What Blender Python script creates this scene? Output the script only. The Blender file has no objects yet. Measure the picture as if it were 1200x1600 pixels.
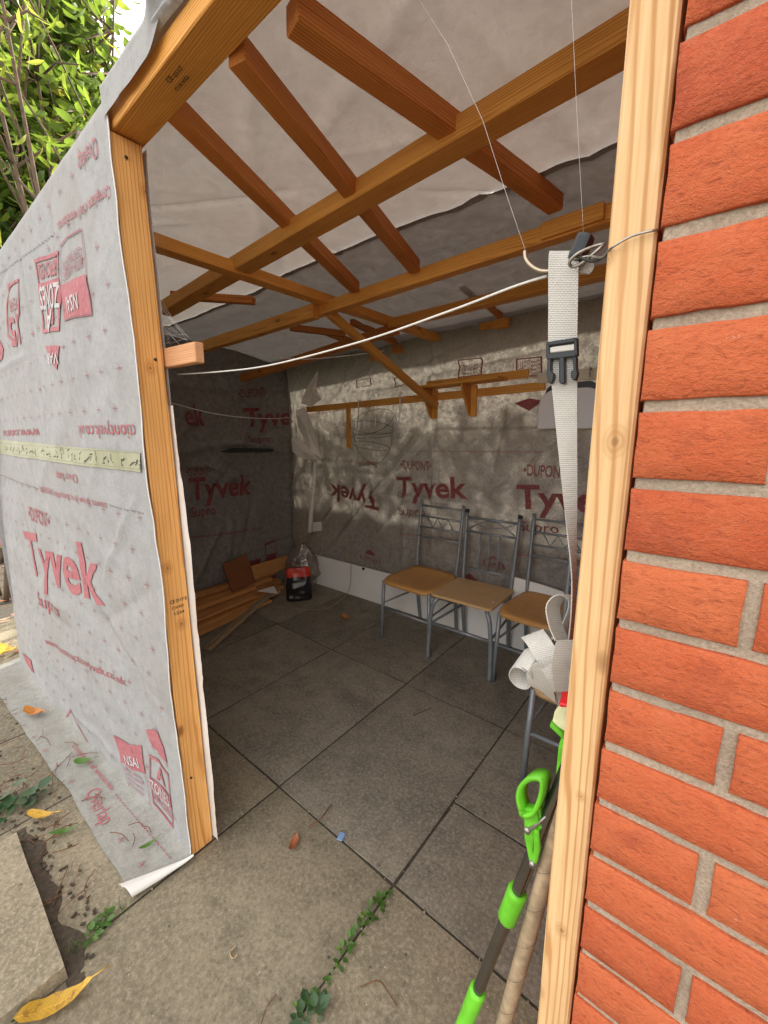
import bpy, bmesh, math, random
from mathutils import Vector, Matrix, noise
random.seed(7)
R = math.radians
V = Vector
scene = bpy.context.scene
C = scene.collection

# ------------------------------------------------------------------ camera
EYE = V((0, 0, 1.45))
YAW, PIT, ROL = R(38.92), R(10.856), R(-.194)
FPX = 633.8
fwd = V((-math.sin(YAW)*math.cos(PIT), math.cos(YAW)*math.cos(PIT), -math.sin(PIT)))
rt = V((math.cos(YAW), math.sin(YAW), 0)); upv = rt.cross(fwd)
rt, upv = math.cos(ROL)*rt + math.sin(ROL)*upv, -math.sin(ROL)*rt + math.cos(ROL)*upv
cam = bpy.data.cameras.new('camera'); camo = bpy.data.objects.new('camera', cam); C.objects.link(camo)
cam.sensor_fit = 'VERTICAL'; cam.sensor_height = 36; cam.lens = FPX/1600*36
cam.clip_start = .02; cam.clip_end = 500
camo.matrix_world = Matrix.Translation(EYE) @ Matrix((rt, upv, -fwd)).transposed().to_4x4()
scene.camera = camo
scene.cycles.use_denoising = True; scene.cycles.denoiser = 'OPENIMAGEDENOISE'; scene.cycles.denoising_input_passes = 'RGB_ALBEDO_NORMAL'; scene.cycles.denoising_prefilter = 'NONE'

# ------------------------------------------------------------------ light
SUN_EL, SUN_AZ = R(34), R(-14)            # azimuth from +Y towards +X
sd = V((math.sin(SUN_AZ)*math.cos(SUN_EL), math.cos(SUN_AZ)*math.cos(SUN_EL), math.sin(SUN_EL)))
world = bpy.data.worlds.new('World'); scene.world = world; world.use_nodes = True
wn = world.node_tree; wn.nodes.clear()
sky = wn.nodes.new('ShaderNodeTexSky'); sky.sky_type = 'NISHITA'; sky.sun_disc = False
sky.sun_elevation = SUN_EL; sky.sun_rotation = SUN_AZ
sky.dust_density = 2.5; sky.air_density = 1.0
bg = wn.nodes.new('ShaderNodeBackground'); bg.inputs[1].default_value = .15
wo = wn.nodes.new('ShaderNodeOutputWorld')
wtc = wn.nodes.new('ShaderNodeTexCoord'); wnz = wn.nodes.new('ShaderNodeTexNoise'); wnz.inputs['Scale'].default_value = 2.2; wnz.inputs['Detail'].default_value = 7; wnz.inputs['Roughness'].default_value = .58
wrp = wn.nodes.new('ShaderNodeMapRange'); wrp.inputs[1].default_value = .34; wrp.inputs[2].default_value = .58
wmx = wn.nodes.new('ShaderNodeMix'); wmx.data_type = 'RGBA'; wmx.inputs[7].default_value = (6.6, 6.1, 5.5, 1)       # broken white cloud over blue sky
wn.links.new(wtc.outputs['Generated'], wnz.inputs[0]); wn.links.new(wnz.outputs['Fac'], wrp.inputs[0]); wn.links.new(wrp.outputs[0], wmx.inputs[0])
wn.links.new(sky.outputs[0], wmx.inputs[6]); wn.links.new(wmx.outputs[2], bg.inputs[0]); wn.links.new(bg.outputs[0], wo.inputs[0])
sl = bpy.data.lights.new('sun', 'SUN'); sl.energy = 4; sl.angle = R(3.5); sl.color = (1, .93, .82)
so = bpy.data.objects.new('sun', sl); C.objects.link(so); so.location = (0, 0, 8)
so.rotation_euler = (-sd).to_track_quat('-Z', 'Y').to_euler()
vs = scene.view_settings
vs.view_transform = 'Standard'; vs.look = 'None'; vs.exposure = 1.74; vs.gamma = 1

# ------------------------------------------------------------------ helpers
def ray(x, y): return rt*((x-600)/FPX) - upv*((y-800)/FPX) + fwd
def GZ(x, y, z=0.):                       # point of the photograph on a level at height z
    d = ray(x, y); return EYE + d*((z-EYE.z)/d.z)
def PY(x, y, Y):                          # ... on a wall plane of constant Y
    d = ray(x, y); return EYE + d*(Y/d.y)
def PX(x, y, X):
    d = ray(x, y); return EYE + d*(X/d.x)
def nz(x, y, z=0., s=1.): return noise.noise(V((x*s, y*s, z*s)))
def tag(o, label=None, cat=None, group=None, kind=None):
    if label: o['label'] = label
    if cat: o['category'] = cat
    if group: o['group'] = group
    if kind: o['kind'] = kind
    return o
def empty(name, loc=(0, 0, 0), **k):
    o = bpy.data.objects.new(name, None); o.empty_display_size = .05; C.objects.link(o); o.location = loc
    return tag(o, **k)
def link(name, me, mat=None, parent=None, mtx=None, **k):
    o = bpy.data.objects.new(name, me); C.objects.link(o)
    if mat is not None and not me.materials: me.materials.append(mat)
    if mtx is not None: o.matrix_world = mtx
    if parent is not None:
        o.parent = parent
        o.matrix_parent_inverse = wmat(parent).inverted()
    return tag(o, **k)
def wmat(o):
    m = o.matrix_basis.copy()
    p = o
    while p.parent is not None:
        m = p.parent.matrix_basis @ p.matrix_parent_inverse @ m if p.parent.parent is None else wmat(p.parent) @ p.matrix_parent_inverse @ m
        break
    return m
class MB:
    def __init__(s): s.v = []; s.f = []; s.m = []
    def add(s, vs, fs, mi=0):
        n = len(s.v); s.v += [tuple(v) for v in vs]; s.f += [tuple(i+n for i in f) for f in fs]; s.m += [mi]*len(fs)
        return s
    def box(s, c, d, rot=None, mi=0):
        q = []
        for z in (-1, 1):
            for y in (-1, 1):
                for x in (-1, 1):
                    p = V((x*d[0]/2, y*d[1]/2, z*d[2]/2))
                    if rot is not None: p = rot @ p
                    q.append(p+V(c))
        return s.add(q, [(0,2,3,1),(4,5,7,6),(0,1,5,4),(2,6,7,3),(0,4,6,2),(1,3,7,5)], mi)
    def tube(s, pts, r, n=10, mi=0, cap=True):
        pts = [V(p) for p in pts]; rs = r if isinstance(r, (list, tuple)) else [r]*len(pts)
        t0 = (pts[1]-pts[0]).normalized(); a = t0.orthogonal().normalized(); q = []
        for i, p in enumerate(pts):
            t = (pts[min(i+1, len(pts)-1)]-pts[max(i-1, 0)]).normalized()
            a = (a - t*a.dot(t)).normalized(); b = t.cross(a)
            for k in range(n):
                w = 2*math.pi*k/n; q.append(p + (a*math.cos(w)+b*math.sin(w))*rs[i])
        fs = [(i*n+k, i*n+(k+1) % n, (i+1)*n+(k+1) % n, (i+1)*n+k) for i in range(len(pts)-1) for k in range(n)]
        if cap: fs += [tuple(reversed(range(n))), tuple((len(pts)-1)*n+k for k in range(n))]
        return s.add(q, fs, mi)
    def ribbon(s, pts, wv, th=.0016, mi=0):                       # a flat band with thickness; wv = half-width vectors
        pts = [V(p) for p in pts]; q = []; n = len(pts)
        for i, p in enumerate(pts):
            t = (pts[min(i+1, n-1)]-pts[max(i-1, 0)]).normalized(); w = V(wv[i]); nn = t.cross(w).normalized()*th/2
            q += [p-w-nn, p+w-nn, p+w+nn, p-w+nn]
        fs = [(i*4+k, i*4+(k+1) % 4, i*4+4+(k+1) % 4, i*4+4+k) for i in range(n-1) for k in range(4)]
        fs += [(3, 2, 1, 0), (n*4-4, n*4-3, n*4-2, n*4-1)]
        return s.add(q, fs, mi)
    def web(s, pts, wv, th=.0016):                                # a band that also carries (across, along) for its weave
        n0 = len(s.v); s.ribbon(pts, wv, th); s.uv = getattr(s, 'uv', []); L = 0
        for i, p in enumerate(pts):
            if i: L += (V(p)-V(pts[i-1])).length
            h = V(wv[i]).length; s.uv += [(-h, L, 0), (h, L, 0), (h, L, 0), (-h, L, 0)]
        return s
    def grid(s, fn, us, vs, mi=0):
        q = [fn(u, v) for v in vs for u in us]; a = len(us)
        return s.add(q, [(j*a+i, j*a+i+1, j*a+a+i+1, j*a+a+i) for j in range(len(vs)-1) for i in range(a-1)], mi)
    def prism(s, poly, d, mi=0):                                  # polygon of 3-D points pushed along d
        n = len(poly); q = [V(p) for p in poly]; q += [p+V(d) for p in q]
        fs = [tuple(range(n)), tuple(reversed(range(n, 2*n)))] + [(i, i+n, (i+1) % n+n, (i+1) % n) for i in range(n)]
        return s.add(q, fs, mi)
    def mesh(s, name='m', mats=(), smooth=False, bevel=0, seg=1, fix=True):
        me = bpy.data.meshes.new(name); me.from_pydata(s.v, [], s.f)
        for m in mats: me.materials.append(m)
        for p, i in zip(me.polygons, s.m): p.material_index = i
        if bevel or fix:
            bm = bmesh.new(); bm.from_mesh(me)
            if fix: bmesh.ops.recalc_face_normals(bm, faces=bm.faces)
            if bevel: bmesh.ops.bevel(bm, geom=list(bm.edges), offset=bevel, segments=seg, profile=.6, affect='EDGES', clamp_overlap=True)
            bm.to_mesh(me); bm.free()
        if smooth:
            me.polygons.foreach_set('use_smooth', [True]*len(me.polygons))
        if getattr(s, 'uv', None):
            at_ = me.attributes.new('weave', 'FLOAT_VECTOR', 'POINT'); at_.data.foreach_set('vector', [c for q in s.uv for c in q])
        me.update(); return me
    def build(s, name, mat, parent=None, smooth=False, bevel=0, seg=1, fix=True, **k):
        mats = mat if isinstance(mat, (list, tuple)) else [mat]
        return link(name, s.mesh(name, mats, smooth, bevel, seg, fix), None, parent, **k)
def lin(a, b, n): return [a+(b-a)*i/(n-1) for i in range(n)]
def smooth_path(pts, n=8):
    pts = [V(p) for p in pts]; out = []
    for i in range(len(pts)-1):
        p0, p1, p2, p3 = pts[max(i-1, 0)], pts[i], pts[i+1], pts[min(i+2, len(pts)-1)]
        for k in range(n):
            t = k/n
            out.append(.5*((2*p1)+(p2-p0)*t+(2*p0-5*p1+4*p2-p3)*t*t+(3*p1-p0-3*p2+p3)*t**3))
    return out+[pts[-1]]

# ------------------------------------------------------------------ materials
def srgb(r, g, b): return tuple(((c/255)/12.92 if c <= 10 else ((c/255+.055)/1.055)**2.4) for c in (r, g, b))+(1,)
class NT:
    def __init__(s, name):
        s.m = bpy.data.materials.new(name); s.m.use_nodes = True; s.t = s.m.node_tree; s.t.nodes.clear()
        s.out = s.n('OutputMaterial')
    def n(s, ty, **k):
        x = s.t.nodes.new('ShaderNode'+ty)
        for a, b in k.items(): setattr(x, a, b)
        return x
    def l(s, a, b): s.t.links.new(a, b)
    def co(s, kind='Object', scale=(1, 1, 1), loc=None, rot=(0, 0, 0)):
        tc = s.n('TexCoord'); mp = s.n('Mapping'); mp.inputs['Scale'].default_value = scale; mp.inputs['Rotation'].default_value = rot
        s.l(tc.outputs[kind], mp.inputs[0])
        if loc is not None: s.l(loc, mp.inputs['Location'])
        return mp.outputs[0]
    def noise(s, vec, scale, detail=4, rough=.55, dist=0.):
        x = s.n('TexNoise'); x.inputs['Scale'].default_value = scale; x.inputs['Detail'].default_value = detail
        x.inputs['Roughness'].default_value = rough; x.inputs['Distortion'].default_value = dist
        s.l(vec, x.inputs['Vector']); return x.outputs['Fac']
    def vor(s, vec, scale, feat='F1', out='Distance'):
        x = s.n('TexVoronoi', feature=feat); x.inputs['Scale'].default_value = scale; s.l(vec, x.inputs['Vector']); return x.outputs[out]
    def ramp(s, fac, stops, interp='LINEAR'):
        x = s.n('ValToRGB'); e = x.color_ramp.elements; x.color_ramp.interpolation = interp
        while len(e) < len(stops): e.new(.5)
        for i, (p, c) in enumerate(stops):
            e[i].position = p; e[i].color = c if len(c) == 4 else tuple(c)+(1,)
        s.l(fac, x.inputs[0]); return x.outputs[0]
    def val(s, fac, a, b, lo=0., hi=1.):
        x = s.n('MapRange'); x.inputs[1].default_value = a; x.inputs[2].default_value = b; x.inputs[3].default_value = lo; x.inputs[4].default_value = hi
        s.l(fac, x.inputs[0]); return x.outputs[0]
    def mix(s, fac, a, b, mode='MIX'):
        x = s.n('Mix', data_type='RGBA', blend_type=mode)
        for sock, v in ((x.inputs[0], fac), (x.inputs[6], a), (x.inputs[7], b)):
            if hasattr(v, 'links'): s.l(v, sock)
            elif isinstance(v, (int, float)): sock.default_value = v
            else: sock.default_value = v if len(v) == 4 else tuple(v)+(1,)
        return x.outputs[2]
    def math(s, op, a, b=None):
        x = s.n('Math', operation=op)
        for i, v in enumerate((a, b)):
            if v is None: continue
            if hasattr(v, 'links'): s.l(v, x.inputs[i])
            else: x.inputs[i].default_value = v
        return x.outputs[0]
    def bump(s, h, strength, dist=.005, prev=None):
        x = s.n('Bump'); x.inputs['Strength'].default_value = strength; x.inputs['Distance'].default_value = dist
        s.l(h, x.inputs['Height'])
        if prev is not None: s.l(prev, x.inputs['Normal'])
        return x.outputs[0]
    def bsdf(s, col, rough=.7, metal=0., nrm=None, spec=.4, trans=0., tcol=None):
        b = s.n('BsdfPrincipled'); b.inputs['Metallic'].default_value = metal; b.inputs['Specular IOR Level'].default_value = spec
        if hasattr(col, 'links'): s.l(col, b.inputs[0])
        else: b.inputs[0].default_value = col if len(col) == 4 else tuple(col)+(1,)
        if hasattr(rough, 'links'): s.l(rough, b.inputs['Roughness'])
        else: b.inputs['Roughness'].default_value = rough
        if nrm is not None: s.l(nrm, b.inputs['Normal'])
        sh = b.outputs[0]
        if trans:
            t = s.n('BsdfTranslucent'); mx = s.n('MixShader')
            tc = tcol if tcol is not None else col
            if hasattr(tc, 'links'): s.l(tc, t.inputs[0])
            else: t.inputs[0].default_value = tc if len(tc) == 4 else tuple(tc)+(1,)
            if nrm is not None: s.l(nrm, t.inputs[1])
            if hasattr(trans, 'links'): s.l(trans, mx.inputs[0])
            else: mx.inputs[0].default_value = trans
            s.l(sh, mx.inputs[1]); s.l(t.outputs[0], mx.inputs[2]); sh = mx.outputs[0]
        s.l(sh, s.out.inputs[0]); return s.m

def plain(name, col, rough=.6, metal=0., bumpy=0., vary=.12, scale=40, spec=.4):
    t = NT(name); v = t.co(); n = t.noise(v, scale, 5)
    c = t.mix(t.val(n, .3, .7), tuple(x*(1-vary) for x in col[:3]), tuple(min(1, x*(1+vary)) for x in col[:3]))
    return t.bsdf(c, t.val(n, .2, .8, rough*.8, min(1, rough*1.15)), metal, t.bump(n, bumpy, .002) if bumpy else None, spec)

def wood(name, light, dark, knots=1., freq=42., rough=.62, dirt=.35, spots=()):
    t = NT(name); oi = t.n('ObjectInfo'); r = oi.outputs['Random']
    comb = t.n('CombineXYZ'); t.l(t.math('MULTIPLY', r, 37.), comb.inputs[0])
    t.l(t.math('ADD', t.math('MULTIPLY', r, .05), .01), comb.inputs[1]); t.l(t.val(t.math('FRACT', t.math('MULTIPLY', r, 7.3)), 0, 1, .012, .05), comb.inputs[2])
    v = t.co('Object', (.075, 1, 1), comb.outputs[0], (0, .16, .24))
    w = t.n('TexWave', wave_type='RINGS', rings_direction='X', wave_profile='SIN')
    w.inputs['Scale'].default_value = freq; w.inputs['Distortion'].default_value = 7.; w.inputs['Detail'].default_value = 3.
    w.inputs['Detail Scale'].default_value = .45; t.l(v, w.inputs[0])
    g0 = t.ramp(w.outputs['Fac'], [(0, (0, 0, 0)), (.70, (.05, .05, .05)), (.88, (.55, .55, .55)), (.97, (1, 1, 1)), (1, (1, 1, 1))])
    vm = t.co('Object', (1.5, 16, 16), comb.outputs[0]); g = t.math('MULTIPLY', g0, t.val(t.noise(vm, 1., 3),   .3, .7, .45, 1.))
    vf = t.co('Object', (6, 260, 260), comb.outputs[0]); fib = t.noise(vf, 1., 3, .6)
    vk = t.co('Object', (4.4, 9, 9), comb.outputs[0]); kd = t.vor(vk, 1.)
    kn = t.val(kd, .07*knots, .12*knots, .8, 0); kr = t.val(kd, .05, .26*knots+.01, 1, 0)
    vb = t.co('Object', (2, 9, 9), comb.outputs[0]); blot = t.noise(vb, 1.4, 5, .65)
    col = t.mix(g, light, dark)
    col = t.mix(t.math('MULTIPLY', t.val(fib, .35, .75), .35), col, tuple(c*.72 for c in dark[:3]))
    col = t.mix(t.math('MULTIPLY', kr, .35), col, dark)
    col = t.mix(kn, col, tuple(c*.42 for c in dark[:3]))
    col = t.mix(t.math('MULTIPLY', t.val(blot, .52, .78), dirt), col, tuple(c*.38 for c in dark[:3]))
    for (kx, ky, kz, kr_) in spots:                             # a knot at a known place on this timber
        tc = t.n('TexCoord'); sb = t.n('VectorMath', operation='SUBTRACT'); sb.inputs[1].default_value = (kx, ky, kz); t.l(tc.outputs['Object'], sb.inputs[0])
        ml = t.n('VectorMath', operation='MULTIPLY'); ml.inputs[1].default_value = (.72/kr_, 1/kr_, 1/kr_); t.l(sb.outputs[0], ml.inputs[0])
        ln = t.n('VectorMath', operation='LENGTH'); t.l(ml.outputs[0], ln.inputs[0])
        dd = t.math('ADD', ln.outputs['Value'], t.val(t.noise(vm, 6., 2), 0, 1, -.25, .25))
        rg = t.math('MULTIPLY', t.math('ADD', t.math('SINE', t.math('MULTIPLY', dd, 11.)), 1.), .16)
        col = t.mix(t.math('MULTIPLY', t.val(dd, .9, 1.5, 1, 0), t.math('ADD', rg, .22)), col, tuple(c*.8 for c in dark[:3]))
        col = t.mix(t.val(dd, .2, .5, .5, 0), col, tuple(c*.35 for c in dark[:3]))
    hsv = t.n('HueSaturation'); t.l(t.val(r, 0, 1, .82, 1.14), hsv.inputs['Value']); t.l(col, hsv.inputs['Color'])
    h = t.math('ADD', t.math('MULTIPLY', w.outputs['Fac'], .3), fib)
    return t.bsdf(hsv.outputs[0], t.val(fib, .3, .8, rough-.08, rough+.15), 0, t.bump(h, .35, .0012), .3)

def membrane(name, face, back, trans, mott=.18, wr=.5, tcol=None, axis='Object', tm=1.):
    t = NT(name); v = t.co(axis); big = t.noise(v, 3.2, 5, .6, .4); mid = t.noise(v, 26, 5, .7); fine = t.noise(v, 120, 4, .7, .8)
    geo = t.n('NewGeometry')
    f = t.mix(t.math('MULTIPLY', t.val(big, .35, .7), .5), face, tuple(c*(1-mott*1.3) for c in face[:3]))
    f = t.mix(t.math('MULTIPLY', t.val(mid, .42, .62), .8), f, tuple(c*(1-mott*1.5) for c in face[:3]))
    f = t.mix(t.math('MULTIPLY', t.val(fine, .45, .68), .55), f, tuple(min(1, c*(1+mott*1.6)) for c in face[:3]))
    st_ = t.noise(v, 1.9, 6, .68, .7); f = t.mix(t.math('MULTIPLY', t.val(st_, .50, .70), .55), f, (face[0]*.80, face[1]*.745, face[2]*.67))
    b = t.mix(t.math('MULTIPLY', t.val(mid, .4, .7), .5), back, tuple(c*(1-mott*.5) for c in back[:3]))
    b = t.mix(t.math('MULTIPLY', t.val(big, .42, .72), .6), b, tuple(c*(1-mott*2.2) for c in back[:3]))
    col = t.mix(geo.outputs['Backfacing'], f, b)
    wrk = t.n('TexNoise'); wrk.noise_type = 'RIDGED_MULTIFRACTAL'; wrk.inputs['Scale'].default_value = 2.6; wrk.inputs['Detail'].default_value = 4
    wrk.inputs['Distortion'].default_value = .8; t.l(v, wrk.inputs['Vector'])
    n1 = t.bump(wrk.outputs['Fac'], wr*.6, .016); n2 = t.bump(mid, wr*.32, .004, n1); n3 = t.bump(fine, wr*.25, .0012, n2)
    tr = t.math('MULTIPLY', t.math('MULTIPLY', t.val(fine, .4, .68, 1-.4*tm, 1+.3*tm), t.val(mid, .36, .68, 1-.55*tm, 1+.5*tm)), trans) if trans else 0
    return t.bsdf(col, .72, 0, n3, .25, tr, tcol)

M = {}
def pkl(x, y):
    p = PX(x, y, -1.2625); return (p.z-1.0975, .523-p.y, -.0235+.047, .013)
def pkr(x, y, r=.012):
    p = PY(x, y, .49); return (p.z-1.1, .022, p.x+.0865, r)
PK_L = [pkl(262, 888), pkl(236, 575), pkl(228, 300), pkl(272, 1145), pkl(284, 975)]
PK_R = [pkr(962, 690, .010), pkr(950, 405, .005), pkr(908, 1245, .005), pkr(878, 1455, .007)]
M['timber'] = wood('treated_timber', (.78, .385, .085), (.50, .185, .028), .9, 60)
M['timber_red'] = wood('red_brown_timber', (.58, .225, .05), (.33, .10, .02), .9, 55, .66, .5)
M['post'] = wood('orange_post_timber', (.82, .45, .15), (.52, .20, .045), 1.05, 40, .62, .2, PK_L)
M['post_pale'] = wood('pale_post_timber', (.80, .535, .275), (.52, .26, .09), .9, 60, .62, .12, PK_R)
M['stub'] = wood('fresh_sawn_timber', (.75, .42, .22), (.62, .27, .12), .8, 60, .75, .08)
M['plank'] = wood('dusty_plank', (.66, .33, .12), (.42, .17, .05), .9, 30, .75, .4)
M['stick'] = wood('weathered_stick', (.44, .33, .21), (.26, .18, .10), .5, 26, .85, .4)
M['old_stick'] = plain('old_stick', (.40, .30, .19), .85, vary=.3, scale=45, bumpy=.8)
M['ply'] = wood('red_ply', (.30, .12, .05), (.2, .07, .03), 0., 20, .8, .4)
M['seat'] = wood('varnished_seat', (.66, .37, .13), (.46, .22, .06), 0., 26, .3, .2)
M['seat_flat'] = plain('flat_veneer', (.60, .39, .19), .32, vary=.06, scale=8)
M['seat_pale'] = wood('worn_pale_seat', (.62, .42, .22), (.5, .29, .13), 0., 26, .4, .25)
M['mem'] = membrane('grey_membrane', (.345, .345, .345), (.80, .79, .76), .0, .13, .45)
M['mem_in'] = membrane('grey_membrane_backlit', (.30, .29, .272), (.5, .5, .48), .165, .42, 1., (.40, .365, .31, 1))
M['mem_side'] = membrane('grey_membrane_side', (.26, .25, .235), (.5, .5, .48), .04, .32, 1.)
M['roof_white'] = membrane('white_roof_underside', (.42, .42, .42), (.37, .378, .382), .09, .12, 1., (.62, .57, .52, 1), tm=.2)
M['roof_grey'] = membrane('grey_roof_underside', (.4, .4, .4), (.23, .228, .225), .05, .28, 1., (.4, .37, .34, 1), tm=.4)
M['white_sheet'] = membrane('white_sheet', (.82, .81, .78), (.82, .81, .78), .05, .05, .5)
M['mem_skirt'] = membrane('dusty_membrane', (.30, .30, .275), (.8, .79, .76), .0, .2, .7)
M['cream'] = membrane('cream_torn_sheet', (.93, .90, .82), (.93, .9, .82), .1, .06, .5)

def ink(name, col, trans=0., fade=.45):
    t = NT(name); v = t.co(); n = t.noise(v, 60, 4, .7); m = t.noise(v, 8, 3)
    c = t.mix(t.math('MULTIPLY', t.val(n, .42, .66), fade), col, tuple(min(1, x*1.0+.14) for x in col[:3]))
    c = t.mix(t.math('MULTIPLY', t.val(m, .4, .7), .3), c, tuple(min(1, x+.08) for x in col[:3]))
    return t.bsdf(c, .7, 0, None, .25, trans)
M['ink'] = ink('red_print', (.37, .115, .13), 0., .4)
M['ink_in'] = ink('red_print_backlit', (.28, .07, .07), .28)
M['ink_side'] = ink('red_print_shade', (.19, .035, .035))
M['ink_thin'] = ink('faint_print', (.30, .11, .13), 0., .2)
M['ink_dash'] = ink('grey_print', (.2, .16, .16))
M['knock'] = ink('unprinted_grey', (.47, .46, .46))
M['tape'] = plain('green_tape', (.33, .335, .215), .5, vary=.1, scale=30, bumpy=.1)
M['black_ink'] = plain('black_ink', (.03, .03, .028), .6)

t = NT('brick_face'); v = t.co('Object', (1, 1, 1)); oi = t.n('ObjectInfo')
comb = t.n('CombineXYZ'); t.l(t.math('MULTIPLY', oi.outputs['Random'], 31.), comb.inputs[0]); t.l(t.math('MULTIPLY', oi.outputs['Random'], 17.), comb.inputs[2])
v = t.co('Object', (1, 1, 1), comb.outputs[0]); vd = t.co('Object', (105, 80, 185), comb.outputs[0], (0, R(-25), 0))
drag = t.noise(vd, 1., 4, .62, .7); pit = t.noise(v, 900, 2, .5)
vr = t.co('Object', (42, 42, 78), comb.outputs[0], (0, R(-18), 0)); rdg = t.n('TexNoise'); rdg.noise_type = 'RIDGED_MULTIFRACTAL'; rdg.inputs['Scale'].default_value = 1.; rdg.inputs['Detail'].default_value = 3; rdg.inputs['Distortion'].default_value = .6; t.l(vr, rdg.inputs['Vector'])
crs = t.val(rdg.outputs['Fac'], .55, 1.1); pch = t.noise(v, 7, 3, .5); crs = t.math('MULTIPLY', crs, t.val(pch, .35, .65, .15, 1.)); mid = t.noise(v, 22, 4, .6); gr = t.noise(v, 230, 3, .65); sp = t.noise(v, 34, 6, .75)
base = t.ramp(oi.outputs['Random'], [(0, (.46, .092, .036)), (.3, (.54, .128, .05)), (.55, (.50, .108, .042)), (.8, (.56, .148, .058)), (1, (.43, .084, .038))])
c = t.mix(t.math('MULTIPLY', t.val(mid, .35, .7), .5), base, (.56, .165, .07))
c = t.mix(t.math('MULTIPLY', t.val(drag, .52, .70), .55), c, (.25, .05, .028))
c = t.mix(t.math('MULTIPLY', t.val(gr, .5, .75), .3), c, (.62, .22, .13))
c = t.mix(t.math('MULTIPLY', t.val(sp, .665, .70), .7), c, (.74, .64, .56)); sm_ = t.noise(v, 12, 5, .7, .5); c = t.mix(t.math('MULTIPLY', t.val(sm_, .56, .74), .55), c, (.27, .058, .034))
c = t.mix(t.math('MULTIPLY', crs, .25), c, (.22, .05, .03))
h = t.math('ADD', t.math('SUBTRACT', t.math('MULTIPLY', drag, -.75), t.math('MULTIPLY', crs, .9)), t.math('ADD', t.math('MULTIPLY', gr, .45), t.math('MULTIPLY', pit, .3)))
M['brick'] = t.bsdf(c, .88, 0, t.bump(h, .9, .0042), .2)
t = NT('mortar'); v = t.co(); n = t.noise(v, 260, 4, .7); m = t.noise(v, 14, 4)
n2_ = t.noise(v, 700, 2, .6); c = t.mix(t.val(n, .3, .7), (.30, .235, .175), (.52, .43, .33)); c = t.mix(t.math('MULTIPLY', t.val(n2_, .6, .7), .6), c, (.62, .55, .45)); c = t.mix(t.math('MULTIPLY', t.val(m, .4, .7), .4), c, (.25, .20, .15))
M['mortar'] = t.bsdf(c, .95, 0, t.bump(t.math('ADD', n, t.math('MULTIPLY', m, .8)), .8, .003), .1)
t = NT('brick_side'); v = t.co('Object', (1, 1, 1), None, (0, R(90), 0)); bt = t.n('TexBrick'); v2 = t.co('Object', (1, 1, 1), None, (R(90), 0, R(90)))
t.l(v2, bt.inputs[0]); bt.inputs['Scale'].default_value = 1; bt.inputs['Brick Width'].default_value = .225; bt.inputs['Row Height'].default_value = .0756
bt.inputs['Mortar Size'].default_value = .005; bt.inputs['Color1'].default_value = (.5, .11, .04, 1); bt.inputs['Color2'].default_value = (.42, .085, .035, 1); bt.inputs['Mortar'].default_value = (.4, .33, .25, 1)
M['brick_side'] = t.bsdf(bt.outputs[0], .9)

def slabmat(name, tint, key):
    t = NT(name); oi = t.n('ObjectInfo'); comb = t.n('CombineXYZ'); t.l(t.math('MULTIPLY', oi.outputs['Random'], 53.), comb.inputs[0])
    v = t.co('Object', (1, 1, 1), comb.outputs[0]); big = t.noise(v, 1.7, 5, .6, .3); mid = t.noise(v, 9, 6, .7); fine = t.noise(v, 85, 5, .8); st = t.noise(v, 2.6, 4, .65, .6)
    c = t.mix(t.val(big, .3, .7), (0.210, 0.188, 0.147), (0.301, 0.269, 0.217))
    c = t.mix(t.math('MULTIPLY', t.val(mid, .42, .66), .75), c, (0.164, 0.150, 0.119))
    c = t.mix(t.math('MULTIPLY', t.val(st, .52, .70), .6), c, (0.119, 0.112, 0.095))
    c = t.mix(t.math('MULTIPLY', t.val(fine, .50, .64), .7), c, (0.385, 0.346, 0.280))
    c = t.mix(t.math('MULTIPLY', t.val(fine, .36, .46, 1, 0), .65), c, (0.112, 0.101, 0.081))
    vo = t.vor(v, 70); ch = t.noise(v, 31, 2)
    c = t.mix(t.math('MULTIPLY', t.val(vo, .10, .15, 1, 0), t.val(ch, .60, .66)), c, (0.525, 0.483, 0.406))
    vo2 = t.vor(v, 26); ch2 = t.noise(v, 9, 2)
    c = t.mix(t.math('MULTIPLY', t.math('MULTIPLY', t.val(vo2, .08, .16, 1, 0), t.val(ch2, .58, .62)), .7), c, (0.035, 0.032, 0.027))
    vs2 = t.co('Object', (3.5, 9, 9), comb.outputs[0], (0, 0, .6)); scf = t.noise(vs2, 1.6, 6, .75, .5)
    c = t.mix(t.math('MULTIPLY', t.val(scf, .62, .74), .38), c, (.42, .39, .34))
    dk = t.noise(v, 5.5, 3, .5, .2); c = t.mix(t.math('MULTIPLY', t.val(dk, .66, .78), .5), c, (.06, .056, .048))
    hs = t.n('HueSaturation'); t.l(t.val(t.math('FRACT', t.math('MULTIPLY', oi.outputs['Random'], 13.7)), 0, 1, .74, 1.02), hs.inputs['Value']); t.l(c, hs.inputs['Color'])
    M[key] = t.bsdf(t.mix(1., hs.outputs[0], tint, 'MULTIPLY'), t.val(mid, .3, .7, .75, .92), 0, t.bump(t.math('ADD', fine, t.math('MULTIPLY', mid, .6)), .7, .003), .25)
slabmat('dusty_slab_light_tint', (1.14, 1.14, 1.13), 'slab'); slabmat('weathered_slab_light_tint', (1.16, 1.125, .99), 'slab_out')  # inside/outside light balance worked into these tints, along with dust and weathering
M['soil'] = plain('soil', (.075, .06, .042), .95, bumpy=1., vary=.4, scale=60)
M['joint'] = plain('joint_dirt', (.06, .052, .04), .95, bumpy=1., vary=.5, scale=120)

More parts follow.
